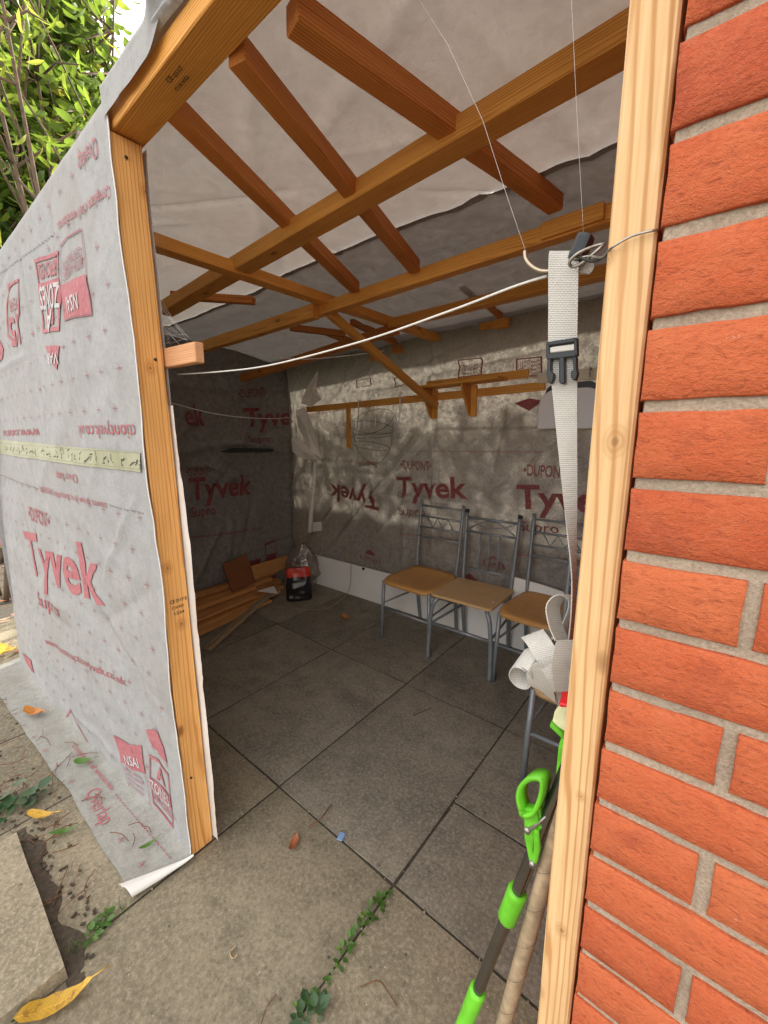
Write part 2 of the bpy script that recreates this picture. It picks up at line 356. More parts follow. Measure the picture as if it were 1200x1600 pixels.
M['chair_metal'] = plain('grey_painted_tube', (.25, .28, .30), .38, .3, vary=.1, scale=30)
M['black_plastic'] = plain('black_plastic', (.025, .027, .03), .38, vary=.2, scale=20)
M['white_board'] = plain('white_laminate', (.86, .855, .83), .35, vary=.03, scale=5)
M['white_plastic'] = plain('white_plastic', (.80, .79, .80), .4, vary=.04, scale=6)
M['beige'] = plain('beige_rail', (.70, .63, .49), .5, vary=.06, scale=12)
M['green'] = plain('green_plastic', (.15, .56, .03), .36, vary=.2, scale=26, bumpy=.15)
M['steel'] = plain('dark_steel_tube', (.19, .18, .165), .22, .9, vary=.15, scale=8)
M['zinc'] = plain('zinc_wire', (.40, .38, .34), .38, .8, vary=.2, scale=60)
M['brass'] = plain('worn_hook', (.45, .38, .28), .35, .8, vary=.2, scale=60)
M['cable'] = plain('white_cable', (.68, .67, .62), .45, vary=.06, scale=60)
M['silk'] = plain('silk_thread', (.75, .75, .75), .4, vary=.02)
M['sponge'] = plain('pale_sponge', (.80, .80, .48), .9, vary=.08, bumpy=.5, scale=120)
M['red'] = plain('red_plastic', (.72, .02, .025), .3, vary=.08)
M['blue'] = plain('blue_plastic', (.22, .36, .62), .4, vary=.05)
M['rack'] = plain('dark_wire', (.05, .045, .04), .5, .5)
t = NT('webbing'); an = t.n('Attribute', attribute_name='weave'); sx = t.n('SeparateXYZ'); t.l(an.outputs['Vector'], sx.inputs[0])
row = t.math('SINE', t.math('MULTIPLY', sx.outputs[1], 6.283/.0026)); colm = t.math('SINE', t.math('ADD', t.math('MULTIPLY', sx.outputs[0], 6.283/.0045), t.math('MULTIPLY', sx.outputs[1], 6.283/.0052)))
hh = t.math('ADD', t.math('MULTIPLY', row, .5), t.math('MULTIPLY', t.math('MULTIPLY', row, colm), .4)); dn = t.noise(t.co(), 30, 4, .6)
c = t.mix(t.val(hh, -.6, .6), (.46, .445, .41), (.70, .69, .65)); c = t.mix(t.math('MULTIPLY', t.val(dn, .45, .7), .25), c, (.35, .33, .29))
M['web'] = t.bsdf(c, .75, 0, t.bump(hh, .7, .0008), .3)
def leafmat(name, stops, trans=.35, rough=.4, tc=None, vein=False):
    t = NT(name); g = t.n('NewGeometry'); v = t.co(); n = t.noise(v, 24, 3)
    f = t.math('ADD', g.outputs['Random Per Island'], t.val(n, .2, .8, -.12, .12))
    c = t.ramp(f, stops); c = t.mix(t.math('MULTIPLY', t.val(t.noise(v, 95, 4, .7), .58, .68), .45), c, tuple(x*.35 for x in stops[0][1]))
    if vein:
        sp_ = t.n('SeparateXYZ'); t.l(v, sp_.inputs[0]); ay = t.math('ABSOLUTE', sp_.outputs[1])
        c = t.mix(t.val(ay, .0007, .0016, .55, 0), c, tuple(min(1, x*1.5+.05) for x in stops[0][1]))
        sv = t.math('SINE', t.math('MULTIPLY', t.math('SUBTRACT', sp_.outputs[0], t.math('MULTIPLY', ay, .9)), 620.)); c = t.mix(t.val(sv, .6, 1., 0, .35), c, tuple(x*.5 for x in stops[0][1]))
        c = t.mix(t.math('MULTIPLY', t.val(t.noise(v, 45, 5, .7), .55, .66), .7), c, (.16, .07, .03))
    return t.bsdf(c, rough, 0, None, .45, trans, tc if tc else t.mix(.42, c, (.35, .42, .03), 'ADD'))
M['leaf'] = leafmat('laurel_leaf', [(0, (.024, .068, .017)), (.4, (.055, .13, .026)), (.75, (.115, .21, .04)), (.95, (.2, .28, .05)), (1, (.32, .29, .06))], .45)
M['leaf_l'] = leafmat('light_lance_leaf', [(0, (.06, .13, .02)), (.6, (.11, .2, .03)), (1, (.3, .32, .06))], .5)
M['weed'] = leafmat('weed_leaf', [(0, (.045, .115, .02)), (.6, (.085, .19, .035)), (1, (.15, .24, .06))], .25)
M['ivy'] = leafmat('dark_weed_leaf', [(0, (.02, .06, .022)), (.6, (.045, .10, .035)), (1, (.13, .17, .10))], .1)
M['yellow_leaf'] = leafmat('yellow_leaf', [(0, (.62, .36, .035)), (1, (.68, .42, .06))], .15, .5, (.5, .3, .03, 1), True)
M['orange_leaf'] = leafmat('orange_leaf', [(0, (.50, .18, .03)), (1, (.55, .22, .04))], .1, .6, (.4, .15, .02, 1), True)
M['brown_leaf'] = leafmat('brown_leaf', [(0, (.33, .10, .035)), (1, (.38, .13, .05))], .1, .6, (.3, .1, .02, 1), True)
M['twig'] = plain('twig', (.16, .075, .035), .9, vary=.4, scale=60)
M['bark'] = plain('bark', (.12, .09, .06), .9, vary=.35, scale=30, bumpy=.8)

# ------------------------------------------------------------------ ground and paving
MB().grid(lambda u, v: (u, v, -.035), lin(-60, 60, 25), lin(-60, 60, 25)).build('ground', M['soil'], kind='structure')
pv = MB().box((-1.3, .3, -.022), (6.6, 5.6, .03)).build('paving', M['joint'], kind='structure')
XE = [-4.33, -3.72, -3.11, -2.505, -1.896, -1.262, -.655, -.05, .56, 1.17, 1.78]
YE = [-2.35, -1.88, -.965, -.055, .855, 1.77, 2.685]
def slab(x0, x1, y0, y1, z=0., th=.03, name='paving_slab', parent=pv, g=.0035, **k):
    if parent is pv: g = random.uniform(.002, .005)
    w, d = x1-x0-2*g, y1-y0-2*g; me = bpy.data.meshes.new(name); bm = bmesh.new()
    bmesh.ops.create_cube(bm, size=1); bmesh.ops.scale(bm, vec=(w, d, th), verts=bm.verts)
    vert = [e for e in bm.edges if abs(e.verts[0].co.z-e.verts[1].co.z) > 1e-4]
    top = [e for e in bm.edges if e.verts[0].co.z > 0 and e.verts[1].co.z > 0]
    bmesh.ops.subdivide_edges(bm, edges=top, cuts=9, use_grid_fill=True)
    ax = lambda c: round(abs(c.co.x)*2/w, 3) == 1 or round(abs(c.co.y)*2/d, 3) == 1
    for vv in bm.verts:
        if vv.co.z > 0 and ax(vv):
            k1 = .005*nz(vv.co.x+x0*3, vv.co.y+y0*5, z, 11.)
            vv.co.x -= math.copysign(max(0, .002+k1), vv.co.x) if round(abs(vv.co.x)*2/w, 2) == 1 else 0
            vv.co.y -= math.copysign(max(0, .002+k1), vv.co.y) if round(abs(vv.co.y)*2/d, 2) == 1 else 0
            vv.co.z -= .0025
        elif vv.co.z > 0:
            vv.co.z += .0012*nz(vv.co.x+x0*3, vv.co.y+y0*5, 3, 5.)
    bm.to_mesh(me); bm.free(); mt = Matrix.Translation(((x0+x1)/2, (y0+y1)/2, z-th/2)) @ Matrix.Rotation(random.uniform(-.0025, .0025), 4, 'X') @ Matrix.Rotation(random.uniform(-.0025, .0025), 4, 'Y')
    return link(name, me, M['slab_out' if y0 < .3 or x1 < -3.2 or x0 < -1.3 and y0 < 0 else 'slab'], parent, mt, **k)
for i in range(len(XE)-1):
    for j in range(len(YE)-1):
        if XE[i] > -.1 and YE[j] > .4: continue
        y1 = YE[j+1]; x0, x1 = XE[i], XE[i+1]
        if XE[i] > -.1: y1 = min(y1, .47)
        if i == 6 and j == 4:
            slab(x0, x1, YE[j], 1.25, -.001); slab(x0, x1, 1.25, y1); continue
        slab(x0, x1, YE[j], y1, random.uniform(-.002, .001))
# loose raised slab at the left
rs = slab(-1.80, -1.20, -.78, .115, .048, .045, 'loose_slab', None, 0.,
          label='loose concrete slab lying raised on the paving at the lower left', cat='slab')

# ------------------------------------------------------------------ brick wall of the house
YB, XB = .475, -.062
bw = empty('brick_wall', (.8, YB, 0), label='orange brick house wall with grey mortar joints beside the pale post', cat='wall')
core = MB(); core.box((2.44, 3.0, 2.75), (5.0, 5.030, 5.5))
co_ = core.build('mortar_bed', [M['mortar'], M['brick_side']], bw)
for p in co_.data.polygons:
    if p.normal.x < -.5: p.material_index = 1
def S_mortar(x, z): return V((x, .4812+.0022*nz(x, z, 1, 26.)+.0010*nz(x, z, 3, 90.)+.0012*nz(x, z, 7, 9.)-.0012, z))
MB().grid(S_mortar, lin(-.0585, .22, 60), lin(.45, 2.1, 360)).build('mortar_face', M['mortar'], bw, True, fix=False)
def brick_mesh(L, seed, D=.03, Hh=.0655):
    bm = bmesh.new(); rnd = random.Random(seed)
    nx, ny = max(6, int(L/.014)), 5; rows = []
    gx = [0, .0022]+[.0022+(L-.0044)*i/(nx-2) for i in range(1, nx-2)]+[L-.0022, L]; gz = [0, .0022]+[.0022+(Hh-.0044)*i/3 for i in (1, 2)]+[Hh-.0022, Hh]
    for j in range(ny+1):
        row = []
        for i in range(nx+1):
            x = gx[i]; z = gz[j]; e = (i in (0, nx)) or (j in (0, ny))
            dx = dz = 0; y = .0007*nz(x+seed, z, seed*1.7, 30.)
            if i in (0, nx): dx = (1 if i == 0 else -1)*(.0004+.0022*abs(nz(seed, z, 5.1*i, 110.)))
            if j in (0, ny): dz = (1 if j == 0 else -1)*(.0003+.0022*abs(nz(x, seed, 9.2*j, 110.)))
            if e: y += .0016
            row.append(bm.verts.new((x+dx, y, z+dz)))
        rows.append(row)
    for j in range(ny):
        for i in range(nx): bm.faces.new((rows[j][i], rows[j][i+1], rows[j+1][i+1], rows[j+1][i]))
    be = [e for e in bm.edges if e.is_boundary]
    r = bmesh.ops.extrude_edge_only(bm, edges=be)
    for vv in r['geom']:
        if isinstance(vv, bmesh.types.BMVert): vv.co.y = D
    bmesh.ops.recalc_face_normals(bm, faces=bm.faces)
    me = bpy.data.meshes.new('brick'); bm.to_mesh(me); bm.free(); me.materials.append(M['brick'])
    me.polygons.foreach_set('use_smooth', [abs(p.normal.y) > .5 for p in me.polygons]); return me
ST = [brick_mesh(.215, s) for s in range(7)]; HD = [brick_mesh(.1, s+20) for s in range(4)]
k0 = -18
for k in range(k0, 17):
    z = 1.400+.0756*k+.005; x = XB; n = 0
    while x < 1.55:
        if k % 2 == 0 and n == 0: me, L = random.choice(HD), .1
        else: me, L = random.choice(ST), .215
        o = link('brick', me, None, bw, Matrix.Translation((x+random.uniform(-.001, .001), YB+random.uniform(-.0012, .0012), z+random.uniform(-.0008, .0008))) @ Matrix.Rotation(random.uniform(-.004, .004), 4, 'Y'))
        x += L+.0105; n += 1
# ------------------------------------------------------------------ shed: frame
shed = empty('lean_to_shed', (-1.3, .5, 0), label='timber framed lean-to shed clad in grey printed membrane', cat='shed')
def timber(name, p0, p1, w, h, mat, parent=None, up=(0, 0, 1), jit=.0012, roll=0., bev=.0025, **k):
    """sawn timber from p0 to p1 (centre line); w across, h along up; grain runs along local X"""
    p0, p1 = V(p0), V(p1); L = (p1-p0).length; x = (p1-p0).normalized(); u = V(up); y = u.cross(x).normalized(); z = x.cross(y)
    n = max(2, int(L/.12)); mb = MB(); sd_ = random.uniform(0, 90); q = []
    for i in range(n+1):
        t = L*i/n
        for a, b in ((-1, -1), (1, -1), (1, 1), (-1, 1)):
            q.append((t-L/2, a*w/2+jit*nz(t*4, a*2+b, sd_)*1.5+.002*nz(t, 3, sd_), b*h/2+jit*nz(t*4, a*2+b+9, sd_)*1.5+.002*nz(t, 7, sd_)))
    fs = [(i*4+c, i*4+(c+1) % 4, i*4+4+(c+1) % 4, i*4+4+c) for i in range(n) for c in range(4)]+[(3, 2, 1, 0), tuple(n*4+c for c in range(4))]
    mb.add(q, fs); me = mb.mesh(name, [mat])
    if bev:
        bm = bmesh.new(); bm.from_mesh(me)
        es = [e for e in bm.edges if e.calc_face_angle(0) > .6]
        bmesh.ops.bevel(bm, geom=es, offset=bev, segments=1, affect='EDGES'); bm.to_mesh(me); bm.free()
    m = Matrix((x, y, z)).transposed().to_4x4(); m.translation = (p0+p1)/2
    if roll: m = m @ Matrix.Rotation(roll, 4, 'X')
    return link(name, me, None, parent, m, **k)
T, TR = M['timber'], M['timber_red']
# posts
pl = timber('post', (-1.286, .524, -.002), (-1.288, .522, 2.197), .074, .047, M['post'], shed, (1, 0, 0), label='orange post left of the opening')
timber('post', (-.0865, .512, 0), (-.0865, .512, 2.2), .044, .041, M['post_pale'], shed, (1, 0, 0), jit=.0006, label='pale post against the brick wall')
timber('header', (-1.33, .529, 2.2235), (-.08, .529, 2.2235), .078, .045, T, shed)
for yy in (.53, 1.0, 1.5, 2.0): timber('ledger', (-.075, yy, 2.05), (-.075, yy+.45, 2.05), .022, .07, T, shed)
# stamp on header and post
# purlins
def beamY(name, a, b, Y, h, d, mat=T, ext0=0., ext1=0.):
    """beam whose front top edge runs a->b (photograph pixels) on plane Y"""
    p, q = PY(*a, Y), PY(*b, Y); dd = (q-p).normalized(); p -= dd*ext0; q += dd*ext1
    off = V((0, d/2, -h/2)); return timber(name, p+off, q+off, d, h, mat, shed)
beamY('purlin', (345, 410), (979, 11), 1.0, .052, .075, T, .62, .14)
beamY('purlin', (320, 530), (488, 474), 1.47, .066, .045, T, .35, .0)
beamY('purlin', (492, 476), (945, 318), 1.515, .054, .05, T, .12, .25)
beamY('noggin', (845, 348), (945, 312), 1.50, .05, .02, T)
beamY('purlin', (605, 498), (945, 412), 2.0, .05, .06, T, .0, .35)
beamY('purlin', (430, 566), (604, 508), 2.03, .06, .05, TR, .5, .06)
# rafters over the opening
def rafter(a, az, b, bY, mat, w=.046, h=.048, e0=0.):
    p = GZ(*a, az); q = PY(*b, bY); d = (q-p).normalized(); return timber('rafter', p-d*e0+V((0, 0, h/2)), q+V((0, 0, h/2)), w, h, mat, shed)
rafter((457, 45), 2.185, (868, 333), 1.505, TR, .05, .05)
rafter((370, 100), 2.185, (648, 427), 1.505, TR, .046)
rafter((268, 182), 2.204, (555, 458), 1.505, TR, .046, .048, .02)
# long joist running to the back wall
timber('joist', (-1.600, .50, 2.107), (-1.605, 2.57, 2.110), .062, .044, T, shed)
a, b = GZ(290, 463, 2.14), GZ(397, 470, 2.1); timber('rafter', a+(a-b)*.2, b, .04, .035, TR, shed)
a, b = GZ(453, 512, 2.1), GZ(540, 522, 2.07); timber('rafter', a, b, .04, .035, TR, shed)
# rafter tails and blocks at the back wall
for (px, py, bx) in ((783, 505, .09), (620, 546, .075), (583, 558, .065)):
    c = PY(px, py, 2.52); timber('rafter', (c.x+.02, 2.02, c.z+.09), (c.x, 2.5, c.z+.045), .036, .04, TR, shed)
    timber('block', (c.x-bx/2, 2.53, c.z), (c.x+bx/2, 2.53, c.z), .045, .05, T, shed)
c = PY(760, 508, 2.54); timber('block', (c.x-.05, 2.555, c.z), (c.x+.05, 2.555, c.z), .03, .04, T, shed)
# brace
timber('brace', PY(506, 482, 1.53), PY(682, 634, 2.50), .042, .036, T, shed, (1, 0, 0))
def screws(o, pts):
    for p, d in pts: MB().tube([V(p), V(p)+V(d)*.003], .0042, 8).build('screw_head', M['rack'], o, True)
screws(pl, [((-1.2635, .515, 2.15), (1, 0, 0)), ((-1.2635, .535, 1.66), (1, 0, 0)), ((-1.2635, .51, .30), (1, 0, 0))])
# stub on the left post
timber('batten_stub', (-1.37, .577, 1.672), (-1.092, .577, 1.664), .026, .052, M['stub'], shed, jit=.0008, label='pale short batten end sticking out behind the left post')

# ------------------------------------------------------------------ shed: membranes
def sm(a, b, x):
    t = min(1, max(0, (x-a)/(b-a))); return t*t*(3-2*t)
def creases(seed, n, u0, u1, v0, v1, dep, lmin=.25, lmax=.9, extra=()):
    rnd = random.Random(seed); out = []
    for k in range(n):
        u, v = rnd.uniform(u0, u1), rnd.uniform(v0, v1); a = rnd.choice((rnd.gauss(1.57, .25), rnd.gauss(.8, .3), rnd.gauss(-.8, .3), rnd.gauss(0, .15))); L = rnd.uniform(lmin, lmax)
        out.append((u, v, u+math.cos(a)*L, v+math.sin(a)*L, dep*rnd.uniform(-1, 1), rnd.uniform(.010, .03)))
    out += list(extra); pre = []
    for (a, b, c, d, h, w) in out:
        L = math.hypot(c-a, d-b); pre.append((a, b, (c-a)/L, (d-b)/L, L, h, w))
    def f(u, v):
        s_ = 0.
        for a, b, dx, dy, L, h, w in pre:
            t = (u-a)*dx+(v-b)*dy
            if t < -.1 or t > L+.1: continue
            q = (v-b)*dx-(u-a)*dy
            if abs(q) > 4*w: continue
            e = max(0, min(1, min(t+.1, L+.1-t)/.18)); s_ += h*e*math.exp(-abs(q/w)**1.3)
        return s_
    return f
CR_F = creases(1, 26, -3.2, -1.4, .05, 2.1, .009, .2, .7, [(-1.40, .55, -1.9, .9, -.008, .03), (-1.45, .25, -1.55, .75, .008, .03), (-2.2, 1.42, -2.25, 2.2, .010, .02), (-1.75, 1.45, -1.8, 2.2, .008, .015)])
CR_B = creases(2, 52, -3.2, -.2, .3, 2.1, .034, .25, .9, [(-1.63, 1.3, -1.62, 2.15, -.02, .02), (-1.90, .35, -1.88, .95, -.016, .015), (-2.6, .55, -1.7, 1.45, -.02, .018), (-2.35, .75, -1.6, 1.5, .014, .03), (-3.0, 1.21, -2.1, 1.2, -.018, .012), (-2.9, 1.6, -2.2, 2.0, -.02, .025), (-1.6, 1.478, -.2, 1.478, -.008, .012)])
CR_L = creases(3, 40, .7, 2.7, .2, 2.0, .04, .25, .8)
CR_R = creases(4, 50, -3.2, -.1, .5, 2.7, .02, .25, .9)
def S_front(x, z):                       # outside face of the front wall
    k = sm(-1.35, -3.2, x); low = 1-min(1, max(0, z)/1.5)
    y = .478-.095*(k**.7)*low**1.2 - .018*sm(-1.3, -1.7, x)*math.sin(max(0, min(1, z/2.2))*math.pi)
    y += (.012*nz(x, z*.8, 1.3, 2.1)*sm(-1.27, -1.45, x)+.005*nz(x, z, 4.1, 6.)+.0022*nz(x+z*.6, z*.5, 8.8, 17.)+.013*(abs(nz(x*1.0, z*.35+x*.25, 5.5, 4.2))-.25)*sm(-1.27, -1.4, x)+.006*abs(nz(x*.5+z*.4, z-x*.3, 2.5, 7.))*sm(-1.27, -1.4, x))*(1-.85*sm(1.95, 2.27, z))
    y += CR_F(x, z)*sm(-1.27, -1.42, x)*sm(2.27, 2.1, z)
    if z > 2.24: y += .022*((z-2.24)/.05)**2
    return V((x, y, z))
def S_back(x, z):
    y = 2.60+.03*nz(x, z, 2.2, 1.3)+.012*nz(x, z, 6.2, 4.)+.005*abs(nz(x*1.0-z*.9, x*.3+z*.3, 1.1, 6.))
    # diagonal crease from the battens
    d = abs((x+2.35)*.72-(z-.80)*.69); y -= .014*math.exp(-(d/.03)**2)*sm(-2.9, -2.5, x)*sm(-1.4, -1.75, x)
    d2 = abs(x+1.63+.02*math.sin(z*5)); y -= .012*math.exp(-(d2/.03)**2)
    y += CR_B(x, z)
    if z < 1.478 and x > -1.62: y -= .012
    return V((x, y, z))
def S_left(y, z):
    x = -3.3+.035*nz(y, z, 3.2, 1.6)+.014*nz(y, z, 7.2, 5.)
    d = abs(z-1.33-.05*math.sin(y*4)); x += .03*math.exp(-(d/.035)**2)
    d = abs(y-2.55); x += .02*math.exp(-(d/.05)**2)+CR_L(y, z)
    return V((x, y, z))
def z_roof(x, y):
    pts = [(.40, 2.288), (.5, 2.288), (1.0, 2.262), (1.5, 2.215), (2.0, 2.175), (2.9, 2.04+(x+3.3)*.055)]
    for (a, za), (b, zb) in zip(pts, pts[1:]):
        if y <= b: return za+(zb-za)*(y-a)/(b-a)
    return pts[-1][1]
def S_roof(x, y):
    return V((x, y, z_roof(x, y)+.012*nz(x, y, 5., 2.4)+.006*nz(x, y, 2., 7.)+max(-.008, CR_R(x, y))))
def wavy(z): return -1.256+.017*nz(z, 1, 2, 2.6)+.006*nz(z, 5, 2, 12.)+.012*math.exp(-((z-1.02)/.35)**2)*0
fw_u = lin(0, 1, 190); fw_v = lin(.004, 2.29, 200)
fw = MB().grid(lambda u, z: S_front(wavy(z)+(-3.36-wavy(z))*(u**1.15), z), list(reversed(fw_u)), fw_v).build('front_wall_sheet', M['mem'], shed, smooth=True, fix=False, label='grey outer membrane with red print beside the opening')
# return round the left corner (outside of left wall) and left wall seen from inside
MB().grid(lambda y, z: V((-3.36, y, z)), lin(.40, 2.72, 8), lin(.004, 2.2, 8)).build('side_wall_sheet', M['mem'], shed, fix=False)
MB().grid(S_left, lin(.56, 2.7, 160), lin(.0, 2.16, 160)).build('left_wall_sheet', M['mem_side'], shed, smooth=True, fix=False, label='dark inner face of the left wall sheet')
MB().grid(lambda x, z: V((x, .572+.006*nz(x, z, 0, 5.), z)), lin(-3.28, -1.275, 30), lin(0, 2.2, 30)).build('front_wall_lining', M['white_sheet'], shed, smooth=True)
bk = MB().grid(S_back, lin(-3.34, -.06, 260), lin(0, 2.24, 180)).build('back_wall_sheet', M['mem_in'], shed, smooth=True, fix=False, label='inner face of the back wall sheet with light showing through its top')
def edgeY(x): return 1.37+.018*nz(x, 0, 0, 1.6)+.006*nz(x, 0, 0, 9.)+.06*sm(-1.2, -2.6, x)
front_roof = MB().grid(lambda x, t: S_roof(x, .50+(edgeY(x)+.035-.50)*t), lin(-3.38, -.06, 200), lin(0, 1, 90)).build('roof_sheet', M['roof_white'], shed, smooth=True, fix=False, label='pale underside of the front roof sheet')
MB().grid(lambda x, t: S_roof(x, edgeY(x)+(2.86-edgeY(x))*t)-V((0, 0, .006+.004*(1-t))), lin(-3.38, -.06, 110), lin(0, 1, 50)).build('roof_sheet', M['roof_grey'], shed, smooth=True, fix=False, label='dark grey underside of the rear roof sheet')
# the roof sheet folded over the header
def S_fold(x, t):                         # drapes over the header, ragged along its lower edge, rolled up towards the right
    w = nz(x, 0, 7, 5.)*.6+nz(x, 2, 7, 16.)*.4; up_ = sm(-1.02, -.90, x)
    drop = (.068+.014*w)*(1-up_)+(.030+.012*w)*up_; out = .006+.030*up_*math.sin(min(1, t*1.15)*math.pi)+.004*w
    if t < .25: return V((x, .52-.04*(t/.25)-.0*up_, 2.287+.012*up_*(t/.25)))
    f = (t-.25)/.75; return V((x, .480-out, 2.287+.012*up_-drop*f+.012*up_*math.sin(f*3.14)))
MB().grid(S_fold, lin(-.06, -1.268, 110), lin(0, 1, 15)).build('roof_sheet_fold', M['mem'], shed, smooth=True, fix=False)
MB().grid(lambda x, t: V((x, .484-.016*math.sin(t*3.14), 2.246+.018*t+.004*nz(x, 0, 3, 11.))), lin(-.97, -.06, 60), lin(0, 1, 6)).build('roof_sheet_fold', M['roof_grey'], shed, smooth=True, fix=False)
MB().ribbon([V((wavy(z)-.0005, S_front(wavy(z), z).y+.0005, z)) for z in lin(.01, 2.25, 150)], [V((.0012, .0003, 0))]*150, .003).build('cut_edge', M['white_sheet'], shed, True)
# white lining sticking out behind the left post
def S_strip(u, z):
    e = -1.252+.022*sm(1.53, 1.1, z)+.006*nz(z, 2, 1, 9.)+.004*nz(z, 7, 1, 28.)
    return V((-1.3+(e+1.3)*u, .5665+.004*nz(u, z, 0, 4.), z))
MB().grid(S_strip, lin(0, 1, 6), lin(.01, 1.535, 90)).build('lining_edge', M['white_sheet'], shed, smooth=True, fix=False, label='white ragged lining edge behind the left post')
# skirt on the ground
def sk_in(x): return S_front(x, .004).y+.004
def sk_out(x):
    pts = [(-3.5, .20), (-2.97, .233), (-2.2, .271), (-1.93, .29), (-1.47, .296), (-1.27, .305)]
    for (a, ya), (b, yb) in zip(pts, pts[1:]):
        if x <= b: return ya+(yb-ya)*(x-a)/(b-a)+.006*nz(x, 0, 0, 6.)
    return pts[-1][1]
def S_skirt(x, t):
    y = sk_in(x)+(sk_out(x)-sk_in(x))*t
    return V((x, y, .007+.012*(1-t)**6+max(0, .010*nz(x, y, 0, 5.))+.006*math.exp(-((x+1.86)/.02)**2)))
def sk_xr(t): return -1.242-.045*t
MB().grid(lambda u, t: S_skirt(sk_xr(t)+(-3.4-sk_xr(t))*u, t), lin(1, 0, 90), lin(1, 0, 14)).build('ground_skirt', M['mem_skirt'], shed, smooth=True, fix=False, label='membrane skirt lying on the paving at the foot of the front wall')
def S_curl(t, a):
    t0 = S_skirt(sk_xr(t), t); r = .003+.017*t; an = a*R(265)
    return t0+V((-.35, -.12, 0))*0+V((math.sin(an)*r*1.1-(.02*t if a > .9 else 0), -.02*t*a, (1-math.cos(an))*r))
MB().grid(S_curl, lin(0, 1, 16), lin(0, 1, 18)).build('curled_corner', M['white_sheet'], shed, smooth=True, fix=False, label='curled corner showing its white underside')

# ------------------------------------------------------------------ lettering
_tc = {}
def text_geo(s, bold=0.):
    key = (s, bold)
    if key in _tc: return _tc[key]
    cu = bpy.data.curves.new('t', 'FONT'); cu.body = s; cu.size = 1; cu.offset = bold; cu.resolution_u = 3
    o = bpy.data.objects.new('t', cu); C.objects.link(o)
    dg = bpy.context.evaluated_depsgraph_get(); me = bpy.data.meshes.new_from_object(o.evaluated_get(dg))
    vs_ = [(v.co.x, v.co.y) for v in me.vertices]; fs = [tuple(p.vertices) for p in me.polygons]
    bpy.data.objects.remove(o); bpy.data.curves.remove(cu); bpy.data.meshes.remove(me)
    x0 = min(v[0] for v in vs_); x1 = max(v[0] for v in vs_)
    r = ([((x-x0)/(x1-x0), y/.73) for x, y in vs_], fs); _tc[key] = r; return r
class Print:
    """flat print lying a hair above a sheet; (u,v) are metres on that sheet"""
    def __init__(s, surf, n, off=.003): s.S = surf; s.n = V(n)*off; s.parts = {}; s.blk = 'print'
    def put(s, key, vs_, fs, o, ex, ey):
        o, ex, ey = V(o).to_2d(), V(ex).to_2d(), V(ey).to_2d()
        s.parts.setdefault((key, s.blk), MB()).add([tuple(o+ex*a+ey*b)+(0,) for a, b in vs_], fs)
    def text(s, key, t, p0, p1, h, flip=False, bold=.012, tilt=0.):
        """baseline p0 -> p1 (left to right on the wall), capital height h; flip turns it upside down"""
        own = s.blk
        if s.blk == 'print': s.k = getattr(s, 'k', 0)+1; s.blk = ('lettering', s.k)
        vs_, fs = text_geo(t, bold); p0, p1 = V(p0).to_2d(), V(p1).to_2d()
        d = p1-p0; up = V((-d.y, d.x)).normalized() if d.length else V((0, 1))
        if up.y < 0: up = -up
        if flip: s.put(key, vs_, fs, (*p1,), -d, -up*h)
        else: s.put(key, vs_, fs, (*p0,), d, up*h)
        s.blk = own
    def poly(s, key, pts):
        s.parts.setdefault((key, s.blk), MB()).add([(p[0], p[1], 0) for p in pts], [tuple(range(len(pts)))])
    def rect(s, key, u, v, w, h): s.poly(key, [(u, v), (u+w, v), (u+w, v+h), (u, v+h)])
    def frame(s, key, pts, t):
        c = sum((V(p).to_2d() for p in pts), V((0, 0)))/len(pts); q = [V(p).to_2d() for p in pts]
        i_ = [p+(c-p).normalized()*t for p in q]; n = len(q)
        for k in range(n): s.poly(key, [q[k], q[(k+1) % n], i_[(k+1) % n], i_[k]])
    def cross(s, key, u, v, r=.014, t=.0025, a=0.):
        for k in (0, 1):
            d = V((math.cos(a+k*1.571), math.sin(a+k*1.571)))*r; n = V((-d.y, d.x)).normalized()*t/2; c = V((u, v))
            s.poly(key, [c-d-n, c+d-n, c+d+n, c-d+n])
    def dash(s, key, p0, p1, n=30, t=.004, duty=.55):
        p0, p1 = V(p0).to_2d(), V(p1).to_2d(); d = (p1-p0)/n; nn = V((-d.y, d.x)).normalized()*t/2
        for k in range(n):
            a = p0+d*k; b = a+d*duty; s.poly(key, [a-nn, b-nn, b+nn, a+nn])
    def done(s, parent, names, step=.025, lift=None):
        for (key, blk), mb in s.parts.items():
            me = mb.mesh(key, [M[key]], fix=False); bm = bmesh.new(); bm.from_mesh(me)
            xs = [v.co.x for v in bm.verts]; ys = [v.co.y for v in bm.verts]
            for ax, lo, hi in ((0, min(xs), max(xs)), (1, min(ys), max(ys))):
                c = math.floor(lo/step)*step+step
                while c < hi:
                    pn = V((0, 0, 0)); pn[ax] = 1; pc = V((0, 0, 0)); pc[ax] = c
                    bmesh.ops.bisect_plane(bm, geom=list(bm.verts)+list(bm.edges)+list(bm.faces), plane_co=pc, plane_no=pn, dist=1e-5); c += step
            k = (lift or {}).get(key, 1.)
            for v in bm.verts: v.co = s.S(v.co.x, v.co.y)+s.n*k
            bm.to_mesh(me); bm.free()
            link(blk[0] if isinstance(blk, tuple) else (names.get(key, 'print') if blk == 'print' else blk), me, None, parent, kind='stuff')
def FX(px, py, Y=.455):
    for _ in range(5):
        p = PY(px, py, Y); Y = S_front(p.x, p.z).y
    return (p.x, p.z)
P = Print(S_front, (0, -1, 0), .0032)
def ftxt(key, s, a, b, h, flip=False, bold=.012): P.text(key, s, FX(*a), FX(*b), h, flip, bold)
ftxt('ink', 'Overlap', (122, 246), (151, 212), .05, True, .0)
ftxt('ink', 'Compliant in all wind zones', (91, 348), (172, 288), .03, True, .004)
